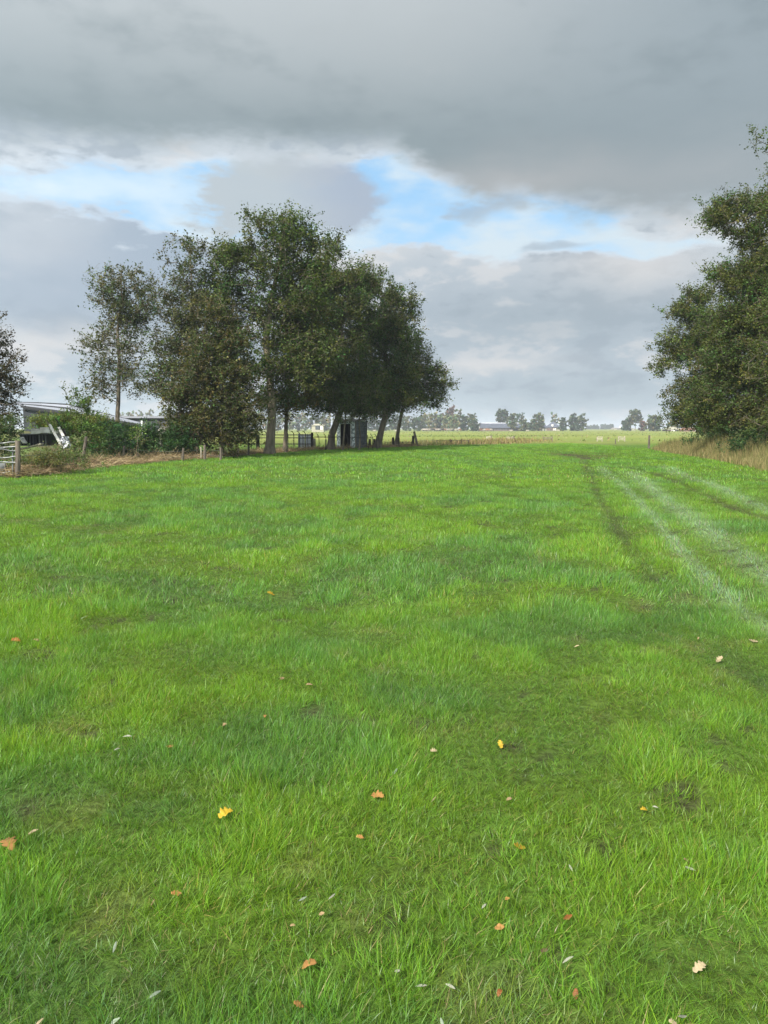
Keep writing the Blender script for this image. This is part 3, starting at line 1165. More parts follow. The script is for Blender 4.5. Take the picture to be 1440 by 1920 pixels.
# dark copper tree at the left frame edge
tree('copper_tree', 'copper-leaved tree cut off by the left frame edge above the metal gate', 'tree',
     [(-35, 640, 38, 46), (-4, 690, 26, 28), (10, 700, 20, 12), (-28, 740, 46, 36), (14, 730, 22, 18), (-5, 775, 34, 22), (-70, 700, 60, 80), (-4, 604, 8, 5, 2), (22, 675, 7, 7, 1)], 31,
     [(-60, base_y(31)), (-55, 790), (-45, 720), (-30, 650)], 0.16, 600, 34, 0.10, PURPLE, 11, group=GL, twig=0.35, hang=0.5)
# airy tree standing clear at the left
tree('alder_tree', 'thin airy tree with see-through crown and bare lower trunk, standing clear left of the copse', 'tree',
     [(225, 530, 42, 24), (262, 545, 26, 20), (215, 575, 38, 26), (250, 590, 42, 30), (205, 515, 12, 14), (180, 640, 30, 16), (215, 635, 36, 28), (250, 650, 28, 22), (272, 570, 18, 20),
      (190, 680, 34, 22), (235, 690, 40, 26), (190, 720, 36, 20), (240, 715, 24, 14), (175, 735, 26, 14), (208, 555, 30, 26), (225, 610, 40, 26)], 46,
     [(219, base_y(46)), (220, 790), (222, 740), (224, 680), (220, 620), (228, 560), (226, 520)], 0.15, 620, 26, 0.14, ALDER, 12, group=GL, twig=0.5, shell=1.6)
tree('alder_tree', 'tall narrow tree whose thin top sticks up left of the big oak', 'tree',
     [(355, 468, 25, 20), (350, 500, 20, 14), (352, 535, 26, 18), (325, 555, 28, 18), (365, 565, 30, 24), (300, 560, 14, 10), (330, 600, 42, 26), (350, 640, 42, 28), (310, 650, 34, 22), (305, 700, 32, 24),
      (345, 690, 40, 26), (290, 735, 22, 20), (330, 730, 26, 20), (365, 610, 30, 40)], 45,
     [(368, base_y(45)), (366, 790), (364, 700), (362, 620), (360, 540), (357, 480)], 0.16, 700, 30, 0.14, ALDER, 13, group=GL, twig=0.5, shell=1.6)
# brownish bushy tree in front
tree('maple_tree', 'bushy brown-tinged tree with leaves down to the fence, in front of the oaks', 'tree',
     [(405, 590, 22, 26), (400, 650, 40, 40), (430, 640, 26, 40), (380, 710, 50, 46), (430, 710, 40, 50), (350, 760, 34, 40), (395, 775, 60, 44), (450, 765, 34, 44), (345, 800, 26, 24), (435, 815, 34, 22), (380, 815, 50, 20)], 41,
     [(414, base_y(41)), (416, 820), (420, 740), (412, 660), (408, 600)], 0.13, 1500, 38, 0.13, BROWN, 14, group=GL, twig=0.45, depth=0.8, upb=0.2)
# the big oak
tree('oak_tree', 'tallest oak of the copse, broad green crown, limbs showing through, thick trunk by the pen', 'tree',
     [(530, 432, 52, 34), (500, 450, 40, 36), (575, 450, 24, 30), (450, 490, 52, 34), (420, 500, 34, 30), (510, 500, 66, 40), (570, 510, 50, 44), (440, 550, 56, 40), (500, 570, 60, 40), (580, 570, 46, 50), (400, 540, 26, 36),
      (430, 620, 44, 44), (470, 690, 36, 40), (530, 640, 56, 36), (555, 700, 60, 36), (500, 740, 44, 24), (590, 650, 40, 50)], 46,
     [(505, base_y(46)), (508, 810), (510, 760), (505, 700), (498, 640), (508, 570), (522, 500), (530, 450)], 0.30, 1500, 40, 0.15, OAK, 15, per=8, group=GL, twig=0.6, shell=2.2, depth=0.9)
tree('oak_tree', 'yellow-tinged oak with a slimmer trunk just right of the thickest trunk', 'tree',
     [(560, 575, 36, 34), (555, 620, 44, 36), (540, 680, 40, 40), (590, 670, 40, 40), (560, 740, 50, 30), (520, 760, 36, 16), (575, 620, 30, 30)], 49,
     [(534, base_y(49)), (536, 800), (540, 730), (552, 650), (560, 590)], 0.14, 850, 38, 0.14, OAK_TINGED, 16, group=GL, twig=0.5)
tree('oak_tree', 'dark oak with a forked, right-curving trunk left of the shed', 'tree',
     [(622, 470, 16, 26), (615, 520, 40, 40), (650, 530, 40, 40), (600, 590, 40, 50), (650, 590, 50, 44), (620, 650, 60, 44), (600, 710, 44, 40), (650, 710, 50, 36), (625, 745, 50, 24), (580, 760, 30, 20), (690, 530, 14, 24)], 55,
     [(620, base_y(55)), (622, 815), (631, 792), (641, 765), (645, 730), (645, 690), (640, 620), (630, 540)], 0.27, 1650, 40, 0.155, OAK, 17, per=8, group=GL, twig=0.6, shell=2.2)
tree('oak_tree', 'dark oak leaning right, standing at the right end of the copse by the fence posts', 'tree',
     [(700, 540, 22, 24), (740, 570, 30, 26), (720, 600, 50, 40), (760, 590, 14, 20), (700, 650, 50, 44), (745, 640, 36, 34), (720, 700, 60, 40), (680, 730, 46, 36), (740, 740, 44, 28), (700, 765, 40, 14)], 60,
     [(707, base_y(60)), (714, 812), (722, 780), (724, 740), (722, 680), (722, 600)], 0.27, 1600, 40, 0.16, OAK, 18, per=8, group=GL, twig=0.6, shell=2.2)
tree('alder_tree', 'lower spreading tree at the right tip of the copse, branch tips drooping over the pasture', 'tree',
     [(785, 650, 22, 22), (770, 690, 34, 34), (800, 700, 30, 26), (815, 725, 24, 20), (780, 740, 34, 26), (810, 750, 20, 20), (760, 720, 34, 40), (835, 722, 10, 9), (745, 760, 26, 12)], 64,
     [(742, base_y(64)), (748, 800), (756, 760), (768, 710), (778, 665)], 0.17, 800, 36, 0.15, ALDER_R, 19, group=GL, twig=0.55, hang=0.8)
# slim pale stems before the shed
tree('young_tree', 'slim pale-barked tree crossing the dark shed door', 'tree',
     [(650, 760, 22, 18), (660, 740, 26, 20), (640, 745, 18, 14)], 53.5,
     [(643, base_y(53.5)), (645, 815), (647, 790), (651, 760), (655, 735)], 0.07, 170, 34, 0.13, OAK, 20, group=GL, bark=M_BARK_PALE, flare=0.3)
tree('young_tree', 'slim grey-barked tree in front of the shed side wall', 'tree',
     [(680, 765, 24, 18), (690, 745, 24, 16), (672, 778, 14, 8)], 54.5,
     [(674, base_y(54.5)), (675, 815), (673, 790), (680, 760)], 0.075, 170, 34, 0.13, OAK, 21, group=GL, bark=M_BARK_PALE, flare=0.3)

GR = 'trees along the right field edge'
tree('alder_tree', 'farthest tree of the right row, leafy tips reaching out over the field', 'tree',
     [(1305, 560, 24, 22), (1275, 590, 26, 12), (1300, 610, 36, 26), (1255, 650, 26, 14), (1290, 660, 40, 24), (1240, 685, 20, 12), (1335, 640, 40, 50), (1300, 740, 36, 24), (1280, 780, 22, 22), (1320, 790, 50, 26), (1340, 710, 50, 40), (1262, 755, 14, 10)], 52,
     [(1335, base_y(52)), (1334, 800), (1335, 740), (1325, 660), (1312, 580)], 0.22, 1250, 56, 0.13, ALDER_R, 31, per=6, group=GR, twig=0.55, hang=0.6)
tree('alder_tree', 'tall alder in the middle of the right row, ragged crown high against the sky', 'tree',
     [(1350, 400, 24, 30, 1, 41), (1345, 430, 20, 12), (1375, 390, 24, 16), (1420, 400, 34, 30), (1412, 445, 34, 24), (1445, 490, 36, 36), (1362, 515, 22, 20), (1400, 540, 50, 40), (1380, 600, 50, 46), (1430, 620, 60, 50),
      (1370, 680, 50, 46), (1430, 720, 60, 60), (1350, 745, 46, 34), (1400, 790, 70, 34), (1330, 775, 30, 22), (1450, 560, 50, 50)], 41,
     [(1432, base_y(41)), (1430, 800), (1425, 720), (1420, 620), (1415, 520), (1410, 430)], 0.26, 2500, 58, 0.112, ALDER_R, 32, per=6, group=GR, twig=0.5, shell=2.2, hang=0.5)
tree('alder_tree', 'nearest tree of the right row, mostly outside the frame, leaves at the right edge', 'tree',
     [(1475, 275, 34, 30), (1462, 345, 18, 18), (1500, 400, 60, 50), (1530, 330, 60, 50), (1490, 480, 50, 50), (1560, 480, 70, 80), (1500, 580, 60, 50), (1480, 680, 60, 50), (1560, 640, 80, 90), (1500, 780, 70, 50), (1590, 770, 80, 50)], 32,
     [(1560, base_y(32)), (1556, 780), (1545, 650), (1530, 500), (1520, 380), (1505, 300)], 0.28, 1900, 50, 0.10, ALDER_R, 33, group=GR, twig=0.45, shell=2.2, hang=0.5)

# ---------------------------------------------------------------- bushes on the left bank
GB = 'bushes along the left bank'
bush('elder_shrub', 'light green feathery shrub rising above the hedge beside the white planks', 'shrub',
     [(150, 750, 14, 16), (152, 775, 20, 22), (158, 805, 28, 26), (165, 835, 34, 24)], 33, 150, 40, 0.085, SAPLING, 41, group=GB, upb=0.8)
bush('bramble_bush', 'dark green bramble mass below the bare trunk of the thin tree', 'bush',
     [(200, 815, 34, 22), (235, 820, 34, 24), (215, 842, 46, 20)], 38, 240, 46, 0.09, BRAMBLE, 42, group=GB)
bush('bramble_bush', 'rounded bright green bramble between the thin sapling and the brown tree', 'bush',
     [(285, 815, 28, 20), (300, 838, 34, 22), (270, 845, 30, 16)], 39, 220, 46, 0.09, BRAMBLE * 1.15, 43, group=GB)
bush('bramble_bush', 'dark bramble under the left side of the brown tree', 'bush',
     [(325, 825, 30, 24), (335, 845, 30, 18), (350, 830, 24, 22)], 40, 180, 46, 0.09, BRAMBLE * 0.9, 44, group=GB)
bush('sapling', 'thin yellow-green sapling standing before the bramble behind the straw', 'sapling',
     [(258, 808, 10, 12), (254, 822, 10, 10), (264, 826, 8, 10)], 36, 26, 22, 0.07, SAPLING * 1.4, 45, group=GB, upb=1.2)
bush('nettle_patch', 'low nettles and weeds between the metal gate and the straw', 'weeds',
     [(60, 872, 36, 16), (90, 878, 34, 12), (110, 862, 30, 14), (140, 872, 18, 12)], 26.5, 170, 40, 0.06, pal((0.10, 0.13, 0.03), (0.13, 0.14, 0.05), (0.07, 0.11, 0.03)), 46, group=GB, upb=1.0)
bush('ivy_bush', 'green ivy-like bush under the copper tree behind the metal gate', 'bush',
     [(-10, 800, 34, 24), (20, 795, 22, 20), (-30, 830, 50, 30), (10, 835, 26, 22)], 29.5, 260, 44, 0.075, pal((0.07, 0.12, 0.04), (0.05, 0.09, 0.03), (0.10, 0.13, 0.06)), 47, group=GB)
bush('weeds', 'yellow-green weeds covering the earth mound behind the white planks', 'weeds',
     [(100, 792, 26, 10), (130, 792, 30, 12), (76, 797, 20, 9), (170, 790, 24, 12), (110, 803, 34, 8), (150, 803, 30, 10), (195, 800, 20, 12)], 42, 480, 48, 0.085, pal((0.13, 0.18, 0.04), (0.16, 0.19, 0.05), (0.09, 0.14, 0.03)), 48, group=GB, upb=1.0)
bush('hedge_bush', 'dark undergrowth between the trunks at the foot of the brown tree', 'bush',
     [(460, 820, 22, 20), (470, 805, 14, 12)], 43, 60, 40, 0.10, BRAMBLE * 0.8, 49, group=GB)

# earth mound that the weeds grow on
def mound():
    V, Fq = [], []
    n, m = 28, 12
    c0 = at(120, 830, 42)
    for j in range(m + 1):
        for i in range(n + 1):
            u = i / n * 2 - 1
            v = j / m * 2 - 1
            x = c0.x + u * 6.5
            y = 41.5 + v * 3.5
            h = 1.45 * max(0, 1 - u * u) * max(0, 1 - v * v) ** 0.7
            V.append((x, y, h * (0.85 + 0.3 * math.sin(x * 1.7 + y)) - 0.03))
    for j in range(m):
        for i in range(n):
            a = j * (n + 1) + i
            Fq.append((a, a + 1, a + n + 2, a + n + 1))
    mt = surf_mat("mound_turf", (0.08, 0.12, 0.03), (0.12, 0.10, 0.05), 1.2, 0.95, 0.8, 12)
    o = link('mound', np_mesh('mound', V, Fq, None, mt, smooth=True))
    prop(o, 'earth mound overgrown with weeds behind the white planks', kind='structure')


mound()


# ---------------------------------------------------------------- straw litter along the left edge, reeds on the right
def along(poly, t):
    P = np.array([(p.x, p.y) for p in poly])
    L = np.concatenate([[0], np.cumsum(np.linalg.norm(np.diff(P, axis=0), axis=1))])
    s = t * L[-1]
    x = np.interp(s, L, P[:, 0])
    y = np.interp(s, L, P[:, 1])
    d = 0.5
    dx = np.interp(np.minimum(s + d, L[-1]), L, P[:, 0]) - np.interp(np.maximum(s - d, 0), L, P[:, 0])
    dy = np.interp(np.minimum(s + d, L[-1]), L, P[:, 1]) - np.interp(np.maximum(s - d, 0), L, P[:, 1])
    n = np.hypot(dx, dy) + 1e-9
    return x, y, -dy / n, dx / n     # left-hand normal


def strips(name, base, direc, length, width, tint, label, bend=0.25, parent=None, kind='stuff'):
    """thin bent stalks: two quads each"""
    n = len(base)
    r = np.random.default_rng(n)
    side = np.cross(direc, r.normal(0, 1, (n, 3)))
    side /= np.linalg.norm(side, axis=1, keepdims=True) + 1e-9
    L = length[:, None]
    w = width[:, None] * 0.5
    b = r.normal(0, bend, (n, 3)) * L
    m = base + direc * L * 0.5
    e = base + direc * L + b
    V = np.stack([base - side * w, base + side * w, m - side * w * 0.85, m + side * w * 0.85, e - side * w * 0.3, e + side * w * 0.3], 1).reshape(-1, 3)
    i = np.arange(n)[:, None] * 6
    Fq = np.concatenate([i + np.array([[0, 1, 3, 2]]), i + np.array([[2, 3, 5, 4]])])
    o = link(name, np_mesh(name, V, Fq, np.repeat(tint, 6, axis=0), M_STRAW), parent)
    return prop(o, label, kind=kind)


def build_litter():
    r = np.random.default_rng(5)
    n = 26000
    poly = [ground(*p) for p in ((30, 897), (100, 891), (180, 881), (300, 867), (400, 860), (500, 852), (600, 845.5), (700, 841), (790, 837))]
    t = r.uniform(0, 1, n)
    x, y, nx, ny = along(poly, t)
    heap = 0.25 + 0.75 * value_noise(t * 26, t * 0 + 3.3, 9)
    heap *= np.where(t < 0.42, 1.35, 0.8)
    off = np.abs(r.normal(0.25, 0.40, n))
    h = 0.30 * heap * np.exp(-((off - 0.45) / 0.5) ** 2) * r.uniform(0, 1, n)
    off = off * np.where(t < 0.42, 1.8, 1.1)
    base = np.stack([x + nx * off, y + ny * off, h + 0.03], 1)
    a = r.uniform(0, 2 * math.pi, n)
    d = np.stack([np.cos(a), np.sin(a) * 0.8, r.normal(0.05, 0.28, n)], 1)
    d /= np.linalg.norm(d, axis=1, keepdims=True)
    P = np.array([(0.40, 0.30, 0.16), (0.27, 0.195, 0.11), (0.48, 0.38, 0.22), (0.32, 0.22, 0.14), (0.15, 0.115, 0.07)])
    tint = P[r.integers(0, 5, n)] * r.uniform(0.7, 1.15, (n, 1))
    strips('straw_litter', base, d, r.uniform(0.12, 0.65, n), r.uniform(0.006, 0.022, n), tint, 'dry brown straw and cut reed raked up along the left field edge')
    # a few weeds and grass poking through the edge
    n = 7000
    t = r.uniform(0, 1, n)
    x, y, nx, ny = along([*poly, ground(870, 835)], t)
    off = r.uniform(0.5, 4.5, n)
    base = np.stack([x + nx * off, y + ny * off, np.zeros(n)], 1)
    d = r.normal(0, 0.3, (n, 3))
    d[:, 2] = 1
    d /= np.linalg.norm(d, axis=1, keepdims=True)
    P = np.array([(0.10, 0.15, 0.03), (0.07, 0.12, 0.03), (0.20, 0.18, 0.08), (0.30, 0.24, 0.12)])
    tint = P[r.integers(0, 4, n)] * r.uniform(0.8, 1.2, (n, 1))
    strips('rough_grass', base, d, r.uniform(0.15, 0.55, n) * np.where(value_noise(t * 40, t, 3) > .5, 1, .5), r.uniform(0.012, 0.03, n), tint, 'rough unmown grass between the field edge and the fence')
    # weeds at the far ditch in front of the low rails
    n = 5000
    poly = [ground(*p) for p in ((770, 834), (830, 833), (880, 832.5), (930, 831), (965, 828), (985, 826))]
    t = r.uniform(0, 1, n)
    x, y, nx, ny = along(poly, t)
    off = r.normal(1.0, 2.2, n)
    base = np.stack([x + nx * off, y + ny * off, np.zeros(n)], 1)
    d = r.normal(0, 0.3, (n, 3))
    d[:, 2] = 1
    d /= np.linalg.norm(d, axis=1, keepdims=True)
    P = np.array([(0.20, 0.16, 0.05), (0.16, 0.18, 0.045), (0.26, 0.20, 0.10), (0.13, 0.09, 0.05)])
    tint = P[r.integers(0, 4, n)] * r.uniform(0.8, 1.2, (n, 1))
    strips('ditch_weeds', base, d, r.uniform(0.1, 0.5, n), r.uniform(0.03, 0.07, n), tint, 'yellowish weeds along the ditch beyond the low rails')
    # rush and dead stem clumps in the sunlit pastures
    n = 6000
    cx = r.uniform(-60, 260, 420)
    cy = 95 + 300 * r.uniform(0, 1, 420) ** 1.3
    k = (420 * r.uniform(0, 1, n) ** 2.2).astype(int)
    sp = 0.8 + cy[k] * 0.01
    base = np.stack([cx[k] + r.normal(0, 1, n) * sp * 5, cy[k] + r.normal(0, 1, n) * sp, np.zeros(n)], 1)
    d = r.normal(0, 0.25, (n, 3))
    d[:, 2] = 1
    d /= np.linalg.norm(d, axis=1, keepdims=True)
    P = np.array([(0.09, 0.12, 0.03), (0.14, 0.11, 0.06), (0.07, 0.10, 0.03), (0.16, 0.15, 0.06)])
    tint = P[k % 4] * r.uniform(0.8, 1.2, (n, 1))
    strips('rush_clumps', base, d, r.uniform(0.08, 0.26, n), r.uniform(0.10, 0.35, n), tint, 'low tufts of rush scattered over the sunlit pastures')


def build_reeds():
    r = np.random.default_rng(6)
    n = 26000
    poly = [ground(*p) for p in ((1216, 843), (1260, 850), (1320, 860), (1380, 872), (1440, 886), (1560, 912), (1700, 948))]
    t = r.uniform(0, 1, n)
    x, y, nx, ny = along(poly, t)
    # the edge runs towards the viewer; its left-hand normal points away from the field
    off = np.abs(r.normal(0, 1, n)) * 1.3 + r.uniform(0, 0.25, n)
    grow_ = 0.35 + 0.65 * sstep(off, 0.0, 1.1)
    far = 1.0 - 0.45 * sstep(y, 44, 60)
    base = np.stack([x + nx * off, y + ny * off, np.full(n, -0.02)], 1)
    d = r.normal(0, 0.13, (n, 3))
    d[:, 2] = 1
    d /= np.linalg.norm(d, axis=1, keepdims=True)
    L = r.uniform(0.55, 1.25, n) * grow_ * far * (0.75 + 0.5 * value_noise(t * 30, off, 4))
    P = np.array([(0.24, 0.20, 0.08), (0.30, 0.25, 0.11), (0.16, 0.15, 0.06), (0.18, 0.15, 0.06), (0.12, 0.14, 0.04), (0.08, 0.12, 0.03)])
    front = np.array([(0.34, 0.28, 0.13), (0.38, 0.31, 0.15), (0.28, 0.21, 0.10), (0.22, 0.18, 0.07), (0.20, 0.20, 0.07), (0.15, 0.17, 0.05)])
    kk = r.integers(0, 6, n)
    f = np.exp(-off / 0.7)[:, None]
    tint = (P[kk] * (1 - f) + front[kk] * f) * r.uniform(0.75, 1.2, (n, 1))
    strips('dry_reeds', base, d, L, r.uniform(0.008, 0.022, n), tint, 'tall dry tan reeds and grass along the right field edge', bend=0.10)


build_litter()
build_reeds()
GW = 'weeds under the right trees'
bush('nettle_patch', 'dark weeds behind the reeds under the farthest right tree', 'weeds', [(1345, 822, 40, 18), (1310, 828, 26, 10)], 48, 130, 40, 0.10, BRAMBLE * 0.9, 61, group=GW, upb=0.9)
bush('nettle_patch', 'dark weeds behind the reeds at the right frame edge', 'weeds', [(1400, 835, 40, 22), (1450, 835, 50, 26)], 36, 200, 40, 0.09, BRAMBLE * 0.9, 62, group=GW, upb=0.9)


# ---------------------------------------------------------------- gate and fences at the left
def metal_gate():
    D = 24.6
    b = ground(33, 896)
    root = empty('metal_gate', (b.x, b.y, 0), 0, 'old galvanised tube gate at the left frame edge, hung on a wooden post', 'gate')
    D = b.y
    MB().tube([at(33, 899, D), at(34, 860, D), at(33, 826, D)], [0.085, 0.08, 0.075], 9).build('post', M_WOOD, root)
    MB().tube([at(24, 898, D + .1), at(24, 836, D + .1)], 0.028, 7).build('upright', M_STEEL, root)
    for (ya, yb, yc) in ((831, 829, 828.5), (839, 838, 837), (842, 845, 846), (858.5, 857.5, 854), (866, 867, 867), (887, 884, 880)):
        pts = [at(-260, ya + 6, D - 1.2), at(-60, ya + 1, D - .3), at(6, ya, D), at(18, yb, D + .03), at(37, yc, D + .08)]
        if ya > 880:
            pts = pts[:-1]
        MB().tube(pts, 0.020, 6).build('rail', M_STEEL, root)
    for xx in (-60, -160):
        MB().tube([at(xx, 905, D - .4), at(xx, 830, D - .4)], 0.022, 6).build('upright', M_STEEL, root)
    MB().box(at(4, 882, D + .6), (0.26, 0.05, 0.5)).build('panel', M_STEEL, root)


metal_gate()


def wire_fence():
    b = ground(158, 870)
    root = empty('wire_fence', (b.x, b.y, 0), 0, 'wire fence on weathered wooden posts along the left field edge', 'fence')
    tops = []
    spec = [(158, 868, 819, 4, 31.5, 0.075), (232, 862, 836, 1, 36.0, 0.06), (343, 866, 840, 1, 37.0, 0.07), (384, 863, 834, 0, 38.5, 0.075),
            (414, 863, 839, 0, 38.7, 0.06), (446, 860, 838, 1, 41.0, 0.05), (466, 857, 833, 0, 43.0, 0.06)]
    tops.append(at(33, 840, ground(33, 896).y))
    for (px, yb, yt, lean, D, r) in spec:
        MB().tube([at(px - lean, base_y(D) + 2, D), at(px, (yb + yt) / 2, D), at(px + lean, yt, D)], [r, r * .95, r * .85], 8).build('post', M_WOOD, root)
        tops.append(at(px, yt + 6, D))
    MB().tube([at(377, 862, 39), at(377, 838, 39)], 0.035, 6).build('post', M_WOOD_PALE, root)
    for dz in (0.0, -0.28):
        pts = []
        for a, b_ in zip(tops[:-1], tops[1:]):
            for k in range(5):
                t = k / 5
                p = a.lerp(b_, t)
                pts.append(p + Vector((0, 0, dz - 0.05 * math.sin(math.pi * t))))
        pts.append(tops[-1] + Vector((0, 0, dz)))
        MB().tube(pts, 0.006, 4).build('wire', M_STEEL, root)


wire_fence()


# ---------------------------------------------------------------- heap of planks, crates and sheet
def debris():
    D = 33
    gap = 0
    # black slatted crate
    o = empty('slatted_crate', at(55, 838, D), 0, 'black slatted plastic crate under the white boards', 'crate')
    a, b = at(38, 836, D), at(90, 836, D)
    z0, z1 = at(60, 836, D).z, at(60, 815, D).z
    w = b.x - a.x
    MB().box(((a.x + b.x) / 2, D + .55, (z0 + z1) / 2), (w, 1.0, z1 - z0)).build('tub', M_BLACK, o)
    n = 9
    for i in range(n):
        x = a.x + w * (i + .5) / n
        MB().box((x, D - .02, (z0 + z1) / 2), (w / n * 0.45, 0.08, (z1 - z0) * .98)).build('slat', M_BLACK if i < 6 else M_BOARD, o)
    MB().box(((a.x + b.x) / 2, D + .5, z1 + .02), (w + .06, 1.15, 0.05)).build('rim', M_BOARD, o)
    GP = 'boards heaped on the crate'
    rr = random.Random(3)
    for (x0, x1, y, lab, dd) in ((62, 78, 812, 'pale short board, lower left of the stack on the black crate', .2), (62, 77, 808, 'cream board on the left of the stack, second up', .35),
                                 (77, 97, 810, 'long white board across the middle of the stack', .15), (79, 95, 805, 'topmost white board of the stack on the crate', .3),
                                 (95, 112, 811, 'pale board sticking out right of the leaning plank', .4)):
        p, q = at(x0, y - 1, D + dd - .45), at(x1, y - 1.6, D + dd - .45)
        m = MB().bar(p, q, 0.40, 0.12).build('board', M_WHITE)
        prop(m, lab, 'board', GP)
    for (p0, p1, w, mt, lab) in (((93, 796), (118, 841), 0.09, M_WHITE, 'long white plank leaning on the heap, from upper left to lower right'),
                                 ((110, 801), (119, 818), 0.09, M_WHITE, 'short white plank leaning beside the crumpled sheet'),
                                 ((40, 842), (79, 832), 0.14, M_WOOD_PALE, 'pale wooden board lying on the ground before the crate')):
        p, q = at(p0[0], p0[1], D - .3), at(p1[0], p1[1], D - .9)
        m = MB().bar(p, q, w, 0.06).build('plank', mt)
        prop(m, lab, 'plank', 'planks of the scrap heap')
    m = MB().tube([at(104, 785, D + .1), at(118, 805, D), at(126, 826, D - .2), at(142, 836, D - .4)], [.03, .045, .05, .03], 6).build('dead_branch', M_WOOD_DARK)
    prop(m, 'dark bent branch arching over the white sheet', 'branch')
    m = MB().tube([at(83, 783, D + .3), at(94, 800, D)], [.012, .02], 5).build('dead_branch', M_WOOD)
    prop(m, 'thin grey stick pointing up left of the leaning white plank', 'branch')
    # crumpled white sheet
    r = np.random.default_rng(2)
    n = 9
    V, Fq = [], []
    for j in range(n):
        for i in range(n):
            px = 113 + 18 * i / (n - 1) + (2 if j > 4 else -1)
            py = 819 + 22 * j / (n - 1)
            p = at(px, py, D - .5 + 0.16 * r.normal() - .05 * j)
            V.append(tuple(p))
    for j in range(n - 1):
        for i in range(n - 1):
            if (i + j) in (0, 15):
                continue
            k = j * n + i
            Fq.append((k, k + 1, k + n + 1, k + n))
    me = np_mesh('crumpled_sheet', V, Fq, None, M_SHEET)
    o = link('crumpled_sheet', me)
    md = o.modifiers.new('thick', 'SOLIDIFY')
    md.thickness = 0.02
    prop(o, 'crumpled white sheet hanging at the right of the scrap heap', 'sheet')
    # white chunk left of the crate
    m = MB().bar(at(40, 820, D - .2), at(47, 831, D - .3), 0.2, 0.05).build('plank', M_WHITE)
    prop(m, 'small white triangular piece left of the black crate', 'plank', 'planks of the scrap heap')
    # brushwood
    n = 900
    c = at(112, 852, 30)
    base = np.stack([c.x + r.normal(0, .55, n), c.y + r.normal(0, .4, n), np.abs(r.normal(0, .28, n))], 1)
    d = r.normal(0, 1, (n, 3))
    d[:, 2] = np.abs(d[:, 2]) * 0.4
    d /= np.linalg.norm(d, axis=1, keepdims=True)
    P = np.array([(0.10, 0.07, 0.045), (0.16, 0.11, 0.07), (0.07, 0.05, 0.035)])
    strips('brushwood', base, d, r.uniform(.2, .7, n), r.uniform(.01, .03, n), P[r.integers(0, 3, n)], 'heap of brown brushwood below the leaning planks')
    # concrete rubble behind the hedge
    root = empty('rubble_heap', at(315, base_y(47), 47), 0, 'heap of grey broken concrete behind the brambles left of the brown tree', 'rubble')
    for i in range(12):
        p = at(300 + rr.random() * 30, 800 + rr.random() * 12, 47 + rr.random())
        MB().box(p, (rr.uniform(.25, .7), rr.uniform(.25, .6), rr.uniform(.12, .3)), Euler((rr.uniform(-.4, .4), rr.uniform(-.4, .4), rr.random() * 3))).build('slab', M_CONCRETE, root)
    MB().box(at(315, 825, 47.6), (1.3, .9, 0.9)).build('slab', M_CONCRETE, root)


debris()


